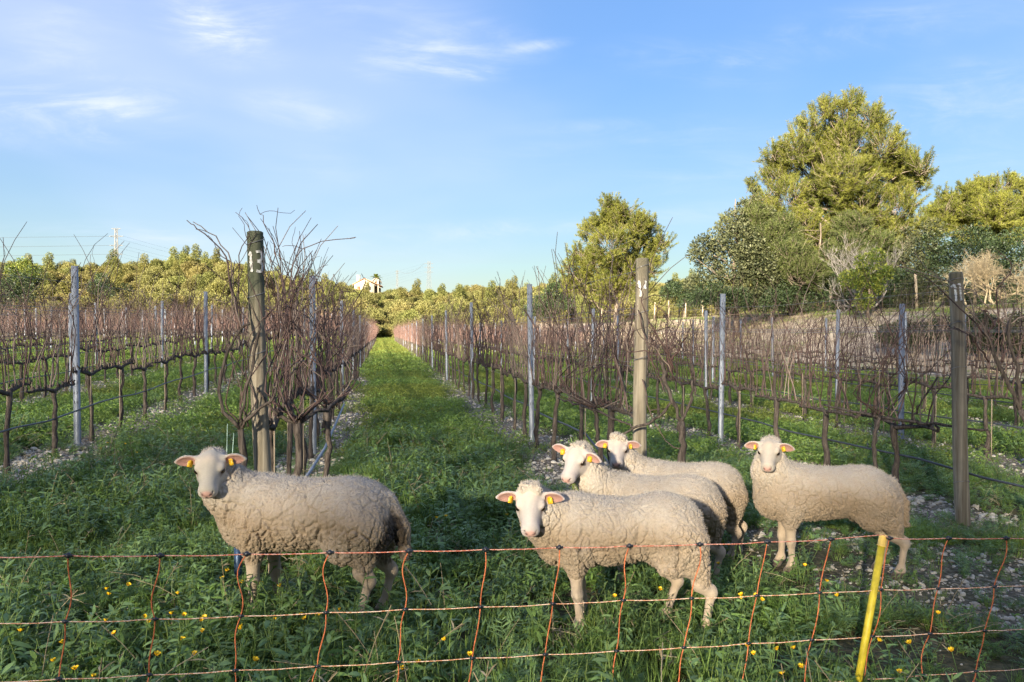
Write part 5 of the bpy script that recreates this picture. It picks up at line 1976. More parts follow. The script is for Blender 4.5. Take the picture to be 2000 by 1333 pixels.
    for sg in (-1, 1):
        ec = H(0.098, sg * 0.060, 0.022)
        eyes.append((ec, sg))
        sd.ell(Fd, H(0.102, sg * 0.069, 0.020), np.array([0.017, 0.014, 0.011]) * hs, Rh, k=0.006, cut=True)
        sd.cone(Fd, H(0.258, sg * 0.012, -0.004), H(0.244, sg * 0.026, 0.010), 0.0045 * hs, 0.006 * hs, k=0.003, cut=True)
    sd.cone(Fd, H(0.268, 0, -0.026), H(0.262, 0, -0.005), 0.003, 0.003, k=0.003, cut=True)
    for sg in (-1, 1):
        sd.cone(Fd, H(0.262, 0, -0.030), H(0.215, sg * 0.044, -0.032), (0.004 + 0.006 * open_mouth) * hs, (0.003 + 0.002 * open_mouth) * hs, k=0.004, cut=True)
    V, Q = surface_nets(Fd, sd.lo, sd.h)
    # keep the largest island is not needed: the field is one body
    wv, bv = sample(Wall, sd, V), sample(Bf, sd, V)
    wool = smooth(0.012, -0.004, wv - bv * 0.0) * smooth(-0.010, 0.008, bv - wv)
    # vertex normals from the field
    e_ = sd.h
    Nn = np.stack([sample(Fd, sd, V + np.eye(3)[i] * e_) - sample(Fd, sd, V - np.eye(3)[i] * e_) for i in range(3)], 1)
    Nn = unit(Nn)
    # --- wool relief: locks parted by cracks, taller locks on the flanks
    low = smooth(0.68, 0.42, V[:, 2])
    wp_ = V + 0.03 * (np.stack([vnoise(V * 11, seed + i) for i in range(3)], 1) - 0.5) + 0.008 * (np.stack([vnoise(V * 45, seed + 40 + i) for i in range(3)], 1) - 0.5)
    sc = np.array([1, 1, 0.78])
    f1, f2 = worley(wp_ * sc / 0.021, seed)
    g1, g2 = worley(wp_ * np.array([1, 1, 0.5]) / 0.058, seed + 3)
    c1 = smooth(0.0, 0.25, f2 - f1)
    c2 = smooth(0.0, 0.13, g2 - g1)
    crk = vnoise(V * 9, seed + 8)
    rear = smooth(-0.05, -0.3, V[:, 0])
    neckm = smooth(0.22, 0.34, V[:, 0])
    amp = (0.35 + 0.65 * np.maximum(low, 0.75 * neckm)) * (0.55 + 0.75 * crk)
    disp = -0.0090 * (1 - c1) * amp - 0.023 * (1 - c2) * amp * smooth(0.25, 0.55, crk + 0.2 * low) + 0.004 * (1 - f1 * 1.1) * amp
    disp += 0.010 * (fbm(V * 11, seed + 5, 2) - 0.5)
    V2 = V + Nn * (disp * wool)[:, None]
    # --- colours
    dirt_light = fbm(V * np.array([5, 5, 5]), seed + 2, 3)
    C = WOOL_T + (WOOL_D - WOOL_T) * np.clip(0.10 + 0.85 * smooth(0.70, 0.50, V[:, 2] + 0.08 * (dirt_light - 0.5)) * (0.5 + dirt_light), 0, 1)[:, None]  # paler back, darker flanks: dirt and light from above both in the colour
    hc_ = np.tile(HAIR * rg.uniform(0.90, 1.05) * np.array([1.0, rg.uniform(0.96, 1.01), rg.uniform(0.90, 1.02)]), (len(V), 1))
    hc_ = hc_ * (0.90 + 0.2 * fbm(V * 30, seed + 4, 3))[:, None]
    ftan = rg.uniform(0.3, 0.75)
    q = (V - O) @ Rh.T / hs / np.array([0.86, 1.07, 1.0])
    hx_, hy_, hz_ = q[:, 0], q[:, 1], q[:, 2]
    inhead = (hx_ > -0.03) & (hx_ < 0.30) & (np.abs(hy_) < 0.095) & (np.abs(hz_) < 0.12)

    def blend(C, m, c):
        return C + (np.asarray(c) - C) * m[:, None]
    fh = np.exp(-((hx_ - 0.05) / 0.04) ** 2 - (hy_ / 0.045) ** 2) * smooth(0.0, 0.05, hz_) * inhead
    hc_ = blend(hc_, ftan * fh, (0.66, 0.52, 0.38))
    chk = smooth(0.025, 0.055, np.abs(hy_)) * smooth(0.2, 0.05, hx_) * inhead
    hc_ = blend(hc_, 0.42 * chk, (0.56, 0.48, 0.39))
    nose = smooth(0.034, 0.018, np.sqrt(((hx_ - 0.262) / 1.2) ** 2 + (hy_ / 1.0) ** 2 + ((hz_ - 0.002) / 0.9) ** 2)) * inhead
    hc_ = blend(hc_, 0.85 * nose, PINK)
    lip = np.exp(-((hz_ + 0.031) / 0.006) ** 2) * smooth(0.205, 0.235, hx_) * inhead
    hc_ = blend(hc_, 0.75 * lip, (0.30, 0.16, 0.14))
    for sg in (-1, 1):
        nos = np.exp(-(((hx_ - 0.252) / 0.016) ** 2 + ((hy_ - sg * 0.019) / 0.0075) ** 2 + ((hz_ - 0.004 + 0.25 * (hx_ - 0.252)) / 0.0085) ** 2)) * inhead
        hc_ = blend(hc_, np.clip(1.3 * nos, 0, 0.95), (0.05, 0.02, 0.02))
        lid = np.exp(-(((hx_ - 0.100) / 0.024) ** 2 + ((hz_ - 0.020) / 0.014) ** 2)) * (hy_ * sg > 0.03) * inhead
        hc_ = blend(hc_, np.clip(1.1 * lid, 0, 0.9), (0.10, 0.055, 0.04))
        tear = np.exp(-(((hz_ - 0.018 + 0.35 * (hx_ - 0.1)) / 0.005) ** 2)) * smooth(0.095, 0.11, hx_) * smooth(0.142, 0.125, hx_) * (hy_ * sg > 0.03) * inhead
        hc_ = blend(hc_, 0.7 * tear, (0.20, 0.12, 0.09))
    for e, nrm, wd, b0, c_, Re, sg in ears:
        r_ = (V - c_) @ Re.T / hs
        inn = smooth(1.0, 0.72, np.sqrt(((r_[:, 0] - 0.002) / 0.060) ** 2 + (r_[:, 1] / 0.034) ** 2)) * (r_[:, 2] > -0.006) * (r_[:, 2] < 0.02)
        hc_ = blend(hc_, 0.9 * inn, (0.37, 0.195, 0.16))
    leg = smooth(0.36, 0.30, V[:, 2]) * (~inhead)
    hc_ = blend(hc_, 0.75 * leg, (0.43, 0.345, 0.25))
    hc_ = blend(hc_, 0.75 * leg * np.clip(0.3 + 1.2 * (fbm(V * 14, seed + 6, 2) - 0.3), 0, 1), (0.36, 0.27, 0.19))
    hoof = smooth(0.052, 0.040, V[:, 2])
    hc_ = blend(hc_, hoof * 0.85, (0.07, 0.055, 0.045))
    C = hc_ + (C - hc_) * smooth(0.2, 0.6, wool)[:, None]
    if stain > 0:
        dd_ = np.sqrt(((V[:, 0] + 0.440) / 0.105) ** 2 + ((V[:, 1] - 0.07) / 0.11) ** 2 + ((V[:, 2] - 0.45) / 0.14) ** 2) + 0.5 * (fbm(V * 26, seed + 9, 2) - 0.5)
        C = blend(C, stain * smooth(1.05, 0.78, dd_), (0.022, 0.018, 0.016))
    me = new_mesh('sheep_body', V2, Q, M['wool'], True, {'Col': ('FLOAT_COLOR', C), 'wool': ('FLOAT', wool)})
    body = put('sheep', me)
    body.location = root_loc
    body.rotation_euler = (0, 0, yaw)
    body.scale = (s, s, s)
    tag(body, label, 'sheep', 'sheep standing behind the netting')
    # --- loose wool fibres on the fleece
    area_q = Q[rg.integers(0, len(Q), 46000)]
    cw = wool[area_q].mean(1)
    up_ = Nn[area_q].mean(1)
    ok_ = (cw > 0.75) & (rg.random(len(cw)) < 0.30 + 0.70 * smooth(0.0, 0.8, up_[:, 2]))
    area_q, up_ = area_q[ok_], unit(up_[ok_])
    w4 = rg.dirichlet(np.ones(4), len(area_q))
    Pc = (V2[area_q] * w4[..., None]).sum(1)
    Dr = unit(up_ * 0.9 + 0.55 * rg.normal(size=up_.shape) + (-0.35, 0, -0.15))
    Lf = rg.uniform(0.008, 0.019, len(Pc)) / s * (0.65 + 0.5 * smooth(0.2, 0.8, up_[:, 2]))
    LV, LQ = leaves(Pc - up_ * 0.002, Dr, Lf, 0.0016 / s, rg, 0.1)
    fc = np.clip((C[area_q[:, 0]]) * rg.uniform(0.9, 1.15, (len(Pc), 1)), 0, 0.85)
    o = MB().add(LV, LQ, np.repeat(fc, 4, 0)).build('wool_fibres', M['fibre'], body, False)
    o['kind'] = 'stuff'
    # --- eyes and ear tags
    sph = []
    for ec, sg in eyes:
        mb = MB()
        r = 0.0170 * hs
        th = np.linspace(0, np.pi, 7)
        ring = []
        for t_ in th:
            for p_ in np.arange(10) / 10 * 2 * np.pi:
                ring.append(ec + r * np.array([math.sin(t_) * math.cos(p_), math.sin(t_) * math.sin(p_), math.cos(t_)]))
        mb.add(ring, [[i * 10 + j, i * 10 + (j + 1) % 10, i * 10 + 10 + (j + 1) % 10, i * 10 + 10 + j] for i in range(6) for j in range(10)])
        mb.build('eye', M['eye'], body)
    for e, nrm, wd, b0, c_, Re, sg in ears:
        mb = MB()
        top = c_ - e * 0.020 * hs + nrm * 0.010 * hs
        dn = unit(np.array([0, 0, -1.0]) + e * 0.25 * (1 if rg.random() < 0.5 else -0.3) + nrm * 0.15)
        sdv = unit(np.cross(dn, nrm + 0.35 * e * rg.normal()))
        nn_ = np.cross(sdv, dn)
        w2, L2, t2 = 0.0145 * hs, 0.037 * hs, 0.0016 * hs
        pr = np.array([(-0.55, 0), (0.55, 0), (1, 0.22), (1, 0.9), (0.85, 1), (-0.85, 1), (-1, 0.9), (-1, 0.22)])
        Vt = np.concatenate([[top + sdv * w2 * a_ + dn * L2 * (b_ - 0.12) + nn_ * t2 * z_ for a_, b_ in pr] for z_ in (-1, 1)])
        mb.add(Vt, [[i, (i + 1) % 8, 8 + (i + 1) % 8, 8 + i] for i in range(8)])
        for o_ in (0, 8):
            mb.Q.append(np.array([[o_ + 0, o_ + 1, o_ + 2, o_ + 7], [o_ + 7, o_ + 2, o_ + 3, o_ + 6], [o_ + 6, o_ + 3, o_ + 4, o_ + 5]]) + mb.n - 16)
        mb.tube([top - nrm * 0.022 * hs, top + nrm * 0.006 * hs], 0.004 * hs, 7)
        mb.build('ear_tag', M['eartag'], body, False)
    return body, dict(H=H, f=f, l=l, u=u)


def at(px, D, dz=0):
    return ((px - 1000) / F * D, D)


make_sheep('large sheep with a dark-stained rump, alone west of the grassy lane', at(598, 3.72), R(8), 0.995, wp(410, 921, 3.62), R(-10), R(44), 1,
           legs=dict(fl=(0.02, 0), fr=(-0.035, 0), hl=(0.07, 0), hr=(0.0, 0)), stain=1.0, hs=0.90, neck_r=0.95)
make_sheep('front sheep of the three bunched together, nearest the netting', at(1208, 3.62), R(3), 0.905, wp(1036, 993, 3.50), R(0), R(47), 2,
           legs=dict(fl=(-0.02, 0), fr=(-0.06, 0), hl=(-0.08, 0), hr=(0.10, 0)), topknot=1.0, hs=0.98, tail=False, hump=0.02)
_, s3 = make_sheep('middle sheep of the three, chewing green leaves with its head half turned', at(1274, 4.28), R(3), 0.87, wp(1124, 903, 4.18), R(-32), R(42), 3,
                   legs=dict(fl=(-0.02, 0), hl=(-0.02, 0), hr=(0.03, 0)), topknot=0.5, hs=1.0, tail=False, open_mouth=1.0, roll=R(6))
make_sheep('rearmost sheep of the three, head below the post painted 12', at(1330, 4.75), R(12), 0.86, wp(1207, 882, 4.75), R(-6), R(38), 4,
           legs=dict(fl=(0.0, 0), hl=(0.02, 0), hr=(-0.05, 0)), topknot=1.15, hs=0.93, tail=False)
make_sheep('woolly sheep with a hanging tail, standing alone in front of the post painted 11', at(1610, 4.45), R(9), 0.885, wp(1503, 886, 4.38), R(-6), R(42), 5,
           legs=dict(fl=(-0.01, 0), fr=(0.03, 0), hl=(-0.09, 0), hr=(-0.02, 0)), topknot=0.0, hs=0.88)
# ------------------------------------------------------------------ weeds and grass
M['weed'] = leaf_mat('weed_leaf', (0.092, 0.172, 0.040), (0.235, 0.365, 0.090), 0.36, 0.42, 0.4, 0.5)
M['weed_blue'] = leaf_mat('blue_green_leaf', (0.088, 0.168, 0.062), (0.225, 0.340, 0.125), 0.33, 0.40, 0.45, 0.45)
M['weed_pale'] = leaf_mat('pale_stem_leaf', (0.11, 0.19, 0.045), (0.22, 0.30, 0.10), 0.3, 0.45, 0.35, 0.3)
M['grass'] = leaf_mat('grass_blade', (0.105, 0.180, 0.040), (0.245, 0.350, 0.085), 0.38, 0.45, 0.35, 0.5)
M['grass_far'] = leaf_mat('sun_tinted_far_grass', (0.15, 0.185, 0.035), (0.33, 0.36, 0.085), 0.4, 0.5, 0.3, 0.4)  # brighter, yellower copy of the grass: sunlight put into the blade colour
M['grass_warm'] = leaf_mat('warm_grass', (0.115, 0.170, 0.030), (0.26, 0.31, 0.075), 0.38, 0.5, 0.3, 0.45)


def multi(mb_list, name):
    """one mesh of several materials: [(MB, material), ...]"""
    V, Q, C, mi, n = [], [], [], [], 0
    for i, (mb, m) in enumerate(mb_list):
        if not mb.V:
            continue
        v = np.concatenate(mb.V)
        q = [np.concatenate(mb.Q)] if mb.Q else []
        if mb.T:
            t_ = np.concatenate(mb.T)
            q.append(np.c_[t_, t_[:, 2]]) if False else None
        q = np.concatenate(q)
        V.append(v)
        C.append(np.concatenate(mb.C))
        Q.append(q + n)
        mi.append(np.full(len(q), i))
        n += len(v)
    me = new_mesh(name, np.concatenate(V), np.concatenate(Q), None, False, {'Col': ('FLOAT_COLOR', np.concatenate(C))})
    for mb, m in mb_list:
        me.materials.append(m)
    me.polygons.foreach_set('material_index', np.concatenate(mi).astype(np.int32))
    return me


def strip_leaf(mb, p, d, L, w, droop, rg, col, segs=3, shape='lance'):
    """a bent lance-shaped leaf of a few quads"""
    d = unit(d)
    s = unit(np.cross(d, (0, 0, 1.0)) + 1e-4)
    s = unit(s + 0.35 * rg.normal() * np.cross(s, d))
    k = np.linspace(0, 1, segs + 1)
    P = p + d * (k * L)[:, None] + np.array([0, 0, -1.0]) * (droop * L * k ** 2)[:, None]
    ww = w * (np.sin(np.pi * np.clip(0.12 + 0.88 * k, 0, 1)) ** 0.8 if shape == 'lance' else (1 - k) ** 0.7 + 0.03)
    V = np.stack([P - s * ww[:, None] / 2, P + s * ww[:, None] / 2], 1).reshape(-1, 3)
    Q = [[2 * i, 2 * i + 1, 2 * i + 3, 2 * i + 2] for i in range(segs)]
    mb.add(V, Q, np.full(3, col))


def lance_weed(seed, stems, h):
    """upright weed with lance-shaped leaves along its stems"""
    rg = np.random.default_rng(seed)
    mb, ms = MB(), MB()
    for _ in range(stems):
        az = rg.random() * 6.28
        tilt = rg.uniform(0.1, 0.7)
        dr = np.array([math.cos(az) * tilt, math.sin(az) * tilt, 1])
        hh = h * rg.uniform(0.6, 1.1)
        P = np.array([0.02 * rg.normal(), 0.02 * rg.normal(), -0.01]) + unit(dr) * np.linspace(0, hh, 4)[:, None]
        ms.tube(P, 0.0022, 3, False, np.full(3, rg.random()))
        nl = rg.integers(8, 12)
        for i in range(nl):
            t = (i + rg.random()) / nl
            p = P[0] + (P[-1] - P[0]) * (0.12 + 0.88 * t)
            a = rg.random() * 6.28
            e = rg.uniform(0.0, 0.9) if t > 0.75 else rg.uniform(-0.1, 0.6)
            d = np.array([math.cos(a), math.sin(a), e])
            strip_leaf(mb, p, d, rg.uniform(0.038, 0.082) * (1.15 - 0.4 * t), rg.uniform(0.009, 0.017), rg.uniform(0.1, 0.6), rg, np.clip(0.15 + 0.6 * t + 0.2 * rg.normal(), 0, 1))
    return multi([(mb, M['weed'] if seed % 2 else M['weed_blue']), (ms, M['weed_pale'])], 'lance_weed')


def feather_weed(seed, fr, L):
    """rosette of feathery divided fronds"""
    rg = np.random.default_rng(seed)
    mb, ms = MB(), MB()
    for _ in range(fr):
        az = rg.random() * 6.28
        el = rg.uniform(0.3, 1.3)
        d = np.array([math.cos(az) * math.cos(el), math.sin(az) * math.cos(el), math.sin(el)])
        ln = L * rg.uniform(0.6, 1.1)
        k = np.linspace(0, 1, 9)
        P = np.array([0.03 * rg.normal(), 0.03 * rg.normal(), 0]) + d * (k * ln)[:, None] + np.array([0, 0, -1.0]) * (0.4 * ln * k ** 2)[:, None]
        ms.tube(P[[0, 3, 5, 8]], [0.002, 0.0017, 0.0013, 0.0008], 3, False, np.full(3, 0.3))
        s = unit(np.cross(d, (0, 0, 1.0)))
        cl = np.clip(0.4 + 0.3 * rg.normal(), 0, 1)
        for j in range(2, 9):
            wl = 0.30 * ln * math.sin(math.pi * (0.15 + 0.75 * k[j]))
            for sg in (-1, 1):
                dd = s * sg + d * 0.55 + 0.2 * rg.normal(size=3)
                strip_leaf(mb, P[j], dd, wl, 0.0075, 0.15, rg, np.clip(cl + 0.12 * rg.normal(), 0, 1), 2)
                q = P[j] + unit(dd) * wl * 0.5
                strip_leaf(mb, q, s * sg * 0.4 + d, wl * 0.55, 0.006, 0.1, rg, np.clip(cl + 0.15, 0, 1), 1)
    return multi([(mb, M['weed'] if seed % 3 else M['weed_blue']), (ms, M['weed_pale'])], 'feather_weed')


def broad_weed(seed, n, L):
    """low rosette of broad spoon-shaped leaves"""
    rg = np.random.default_rng(seed)
    mb = MB()
    for i in range(n):
        az = i * 2.4 + 0.4 * rg.normal()
        el = rg.uniform(0.15, 1.1)
        d = np.array([math.cos(az) * math.cos(el), math.sin(az) * math.cos(el), math.sin(el)])
        strip_leaf(mb, 0.012 * rg.normal(size=3) * (1, 1, 0.2), d, L * rg.uniform(0.6, 1.1), L * rg.uniform(0.22, 0.36), rg.uniform(0.2, 0.6), rg, np.clip(0.5 + 0.3 * rg.normal(), 0, 1), 4)
    ms = MB()
    ms.tube([(0, 0, -0.02), (0, 0, 0.01)], 0.003, 3, False)
    return multi([(mb, M['weed_blue'] if seed % 2 else M['weed']), (ms, M['weed_pale'])], 'broad_weed')


def grass_tuft(seed, n, h, spread, mat, wid=0.005):
    rg = np.random.default_rng(seed)
    mb = MB()
    for i in range(n):
        az = rg.random() * 6.28
        t = rg.uniform(0.05, 0.8)
        strip_leaf(mb, np.array([spread * rg.normal(), spread * rg.normal(), -0.01]), np.array([math.cos(az) * t, math.sin(az) * t, 1]), h * rg.uniform(0.45, 1.1), wid * rg.uniform(0.7, 1.4), rg.uniform(0.05, 0.5), rg, np.clip(0.5 + 0.3 * rg.normal(), 0, 1), 3, 'blade')
    return multi([(mb, mat)], 'grass_tuft')


def clump(seed, n, h, spread, mat, L=0.05):
    """mixed low leafage for the middle distance"""
    rg = np.random.default_rng(seed)
    C = np.stack([spread * rg.normal(size=n), spread * rg.normal(size=n), h * rg.random(n) ** 1.3], 1)
    D = rg.normal(size=(n, 3)) * (1, 1, 0.5) + (0, 0, 0.55)
    V, Q = leaves(C, D, L * rg.uniform(0.6, 1.3, n), L * 0.28, rg, 0.15)
    c = np.clip(0.35 + 0.5 * C[:, 2] / h + 0.25 * rg.normal(size=n), 0, 1)
    return multi([(MB().add(V, Q, np.repeat(np.stack([c, c, c], 1), 4, 0)), mat)], 'leaf_clump')


def dry_stalks(seed, n):
    """a few straw stalks, some fallen"""
    rg = np.random.default_rng(seed)
    ms = MB()
    mb = MB()
    for _ in range(n):
        az, el = rg.random() * 6.28, rg.choice([0.12, 0.3, 1.0])
        d = np.array([math.cos(az) * math.cos(el), math.sin(az) * math.cos(el), math.sin(el)])
        p = np.array([0.08 * rg.normal(), 0.08 * rg.normal(), 0.03 + 0.06 * rg.random()])
        L_ = rg.uniform(0.12, 0.3)
        ms.tube([p, p + d * L_ * 0.5 + (0, 0, 0.01), p + d * L_], 0.0016, 3, False, np.full(3, rg.random()))
        for _k in range(3):
            strip_leaf(mb, p + d * L_ * rg.random(), d + rg.normal(size=3) * 0.8, 0.05, 0.006, 0.3, rg, rg.random(), 2)
    return multi([(mb, M['straw_leaf']), (ms, M['straw_leaf'])], 'dry_stalks')


M['straw_leaf'] = leaf_mat('dead_stalk', (0.22, 0.17, 0.10), (0.46, 0.39, 0.25), 0.15, 0.7, 0.15, 0.3)
NEAR = [lance_weed(1, 4, 0.20), lance_weed(2, 5, 0.24), lance_weed(3, 4, 0.17), lance_weed(4, 5, 0.2), feather_weed(5, 10, 0.22), feather_weed(6, 11, 0.25), feather_weed(7, 9, 0.19), feather_weed(9, 11, 0.21),
        broad_weed(10, 9, 0.13), broad_weed(11, 10, 0.10), grass_tuft(12, 22, 0.22, 0.018, M['grass']), grass_tuft(13, 26, 0.17, 0.025, M['grass']), dry_stalks(14, 5), grass_tuft(15, 24, 0.2, 0.02, M['grass_warm']), lance_weed(17, 3, 0.3)]
MID = [clump(20, 60, 0.13, 0.07, M['weed']), clump(21, 60, 0.10, 0.08, M['weed_blue']), clump(22, 60, 0.14, 0.07, M['grass']), clump(23, 60, 0.11, 0.08, M['grass_warm']), grass_tuft(24, 30, 0.16, 0.05, M['grass'], 0.007), grass_tuft(25, 30, 0.14, 0.05, M['grass_warm'], 0.007)]
FAR = [clump(30, 70, 0.16, 0.26, M['grass'], 0.11), clump(31, 70, 0.15, 0.26, M['grass_warm'], 0.11), clump(32, 70, 0.18, 0.26, M['grass_far'], 0.12)]


def field_points(n, y0, y1, rg, lo=-0.75, hi=0.75):
    y = np.sqrt(rg.uniform(y0 ** 2, y1 ** 2, n))
    x = rg.uniform(lo, hi, n) * y
    return x, y


rg = np.random.default_rng(91)
area = 0.75 * (9.5 ** 2 - 1.9 ** 2)
x, y = field_points(int(area * 270), 1.9, 9.5, rg)
cov = 1 - np.maximum(0.82 * bare_at(x, y), 0.88 * strip_at(x, y))
patchy = smooth(0.28, 0.5, n2(x, y, 1.1, 41, 3))
d = cov * (0.5 + 0.5 * patchy)
keep = rg.random(len(x)) < d
x, y = x[keep], y[keep]
sp = n2(x, y, 0.9, 47, 2)
r = rg.random(len(x)) * 0.7 + sp * 0.6 - 0.15
idx = np.where(r < 0.36, rg.integers(0, 4, len(x)), np.where(r < 0.56, rg.integers(4, 8, len(x)), np.where(r < 0.66, rg.integers(8, 10, len(x)), rg.integers(10, 12, len(x)))))
odd = rg.random(len(x))
idx = np.where(odd < 0.035, 12, np.where(odd < 0.09, 13, np.where(odd < 0.12, 14, idx)))
hgt = 0.75 + 0.75 * n2(x, y, 0.7, 43, 2)
hgt = hgt * (1 - 0.30 * smooth(-0.5, 1.5, x) * smooth(2.2, 3.5, y))
hgt = hgt * (1 - 0.45 * np.clip(bare_at(x, y) + strip_at(x, y), 0, 1))
scatter('weeds', 'dense dark green weeds and grass around the sheep', NEAR, np.stack([x, y, gz(x, y)], 1), rng.random(len(x)) * 6.28, hgt * rg.uniform(0.7, 1.25, len(x)), idx, rg.normal(size=(len(x), 2)) * 0.16)

area = 0.75 * (27 ** 2 - 8.5 ** 2)
x, y = field_points(int(area * 85), 8.5, 27, rg)
cov = 1 - np.maximum(0.8 * bare_at(x, y), 0.88 * strip_at(x, y))
u = x + SLOPE * y
cov = cov * smooth(18.8, 18.0, u)
keep = rg.random(len(x)) < cov * (0.45 + 0.55 * smooth(0.3, 0.55, n2(x, y, 0.8, 51, 3)))
x, y = x[keep], y[keep]
warm = n2(x, y, 0.35, 53, 2) + 0.25 * smooth(10, 26, y) + 0.3 * (rg.random(len(x)) - 0.5)
idx = np.where(warm > 0.62, rg.choice([3, 5], len(x)), rg.choice([0, 1, 2, 4, 2], len(x)))
scatter('grass', 'shorter green grass and weeds between the vine rows', MID, np.stack([x, y, gz(x, y)], 1), rng.random(len(x)) * 6.28, rg.uniform(0.6, 1.35, len(x)), idx, rg.normal(size=(len(x), 2)) * 0.12)

area = 0.75 * (125 ** 2 - 25 ** 2)
x, y = field_points(int(area * 7.5), 25, 125, rg)
u = x + SLOPE * y
keep = (u < 18.2) & (rg.random(len(x)) < 1 - 0.8 * strip_at(x, y))
x, y = x[keep], y[keep]
warm = rg.random(len(x)) + 0.5 * smooth(25, 60, y)
idx = np.where(warm > 0.75, np.where(y > 48, 2, 1), 0)
scatter('far_grass', 'sunlit grass at the far end of the lane and between far rows', FAR, np.stack([x, y, gz(x, y)], 1), rng.random(len(x)) * 6.28, rg.uniform(0.6, 1.3, len(x)), idx)

# dry grass and herbs on the bank
x, y = field_points(34000, 18, 75, rg, 0.0, 0.75)
u = x + SLOPE * y
keep = (u > 18.4) & (u < 30) & (rg.random(len(x)) < 0.10 + 0.85 * smooth(0.48, 0.66, n2(x, y, 0.5, 57, 3)) + 0.8 * smooth(26, 28, u))
x, y = x[keep], y[keep]
scatter('bank_grass', 'dry tufts of grass on the earth bank', [clump(40, 40, 0.22, 0.16, M['twig'], 0.12), FAR[0], clump(41, 40, 0.16, 0.2, M['leaf_hill'], 0.09)], np.stack([x, y, gz(x, y)], 1), rng.random(len(x)) * 6.28, rg.uniform(0.4, 1.0, len(x)))


# ------------------------------------------------------------------ stones on the strips and bare patches
def stone_mesh(seed):
    rg = np.random.default_rng(seed)
    v = unit(np.array([(a, b, c) for a in (-1, 0, 1) for b in (-1, 0, 1) for c in (-1, 0, 1) if (a, b, c) != (0, 0, 0)], float))
    import bmesh
    bm = bmesh.new()
    v = v * (0.75 + 0.5 * rg.random((len(v), 1))) * np.array([1.0, 0.75, 0.5])
    for p in v:
        bm.verts.new(p)
    bmesh.ops.convex_hull(bm, input=bm.verts)
    me = bpy.data.meshes.new('stone')
    bm.to_mesh(me)
    bm.free()
    me.materials.append(M['stone'])
    return me


STONES = [stone_mesh(i) for i in range(6)]
x, y = field_points(200000, 2.0, 45, rg)
s = np.maximum(strip_at(x, y), 0.5 * bare_at(x, y, GRAVELLY)) * (0.35 + 0.65 * smooth(0.42, 0.6, n2(x, y, 2.2, 61, 2)))
w_ = np.clip(18.0 / (y + 6), 0.25, 1.0)
keep = rg.random(len(x)) < s * w_ * np.where(y < 9, 0.95, 0.9) * np.clip(y / 6, 0.35, 1)
x, y = x[keep], y[keep]
xn, yn = field_points(60000, 2.0, 8.5, rg)
sn = 0.5 * np.maximum(np.maximum(0.9 * strip_at(xn, yn), bare_at(xn, yn, GRAVELLY)), 0.12 * bare_at(xn, yn)) * (0.25 + 0.75 * smooth(0.38, 0.58, n2(xn, yn, 3.0, 67, 2)))
kn_ = rg.random(len(xn)) < sn
x, y = np.concatenate([x, xn[kn_]]), np.concatenate([y, yn[kn_]])
sz = (0.005 + 0.028 * rg.random(len(x)) ** 4.0) * (0.65 + 0.35 * smooth(4, 7, y)) + 0.0006 * y
scatter('stones', 'pale limestone chips littering the soil under the vines', STONES, np.stack([x, y, gz(x, y) + sz * 0.15], 1), rng.random(len(x)) * 6.28, sz, None, rg.normal(size=(len(x), 2)) * 0.35)

# ------------------------------------------------------------------ buttercups
pet = MB()
rgf = np.random.default_rng(5)
for i in range(6):
    a = i / 6 * 6.28
    d = np.array([math.cos(a), math.sin(a), 0.75])
    s_ = np.array([-math.sin(a), math.cos(a), 0])
    p = np.array([0, 0, 0.0])
    V = [p, p + d * 0.006 - s_ * 0.0055, p + d * 0.0115 - s_ * 0.004 + (0, 0, 0.003), p + d * 0.0115 + s_ * 0.004 + (0, 0, 0.003), p + d * 0.006 + s_ * 0.0055]
    pet.add(V, [[0, 1, 2, 3]])
    pet.T.append(np.array([[0, 3, 4]]) + pet.n - 5)
PET = pet.mesh('petals', M['petal'], False)
CEN = MB().tube([(0, 0, 0.0), (0, 0, 0.004), (0, 0, 0.008)], [0.003, 0.005, 0.002], 7).mesh('flower_centre', M['centre'])
STEMM = MB().tube([(0.012, 0, -0.16), (0.004, 0, -0.07), (0, 0, 0.0)], 0.0014, 4).mesh('flower_stem', M['stem'])
FL = [(35, 1250), (205, 1162), (208, 1172), (247, 1152), (345, 1176), (435, 1177), (202, 1228), (278, 1221), (285, 1229), (332, 1215), (356, 1217), (389, 1223), (397, 1220), (153, 1247), (221, 1252), (352, 1262), (302, 1290), (100, 1302), (142, 1316), (376, 1290), (392, 1245), (470, 1236), (495, 1303),
      (118, 1268), (177, 1331), (432, 1140), (440, 1126), (470, 1150), (507, 1154), (545, 1158), (587, 1213), (594, 1223), (534, 1224), (468, 1241), (618, 1215), (662, 1205), (815, 1305), (917, 1290), (868, 1262), (784, 1320),
      (1201, 1175), (1290, 1160), (1384, 1172), (1405, 1108), (1450, 1180), (1478, 1176), (1489, 1182), (1520, 1278), (1553, 1277), (1568, 1315), (1530, 1330), (1462, 1268), (1475, 1290), (1574, 1115), (1638, 1172), (1617, 1146), (1720, 1164), (1719, 1261), (1781, 1266), (1863, 1280), (1836, 1209), (1762, 1326),
      (1450, 1174), (196, 895), (208, 882), (265, 897), (243, 882), (115, 926), (1023, 1010), (1030, 1015), (990, 1012), (870, 1018), (852, 1022)]
rgf = np.random.default_rng(8)
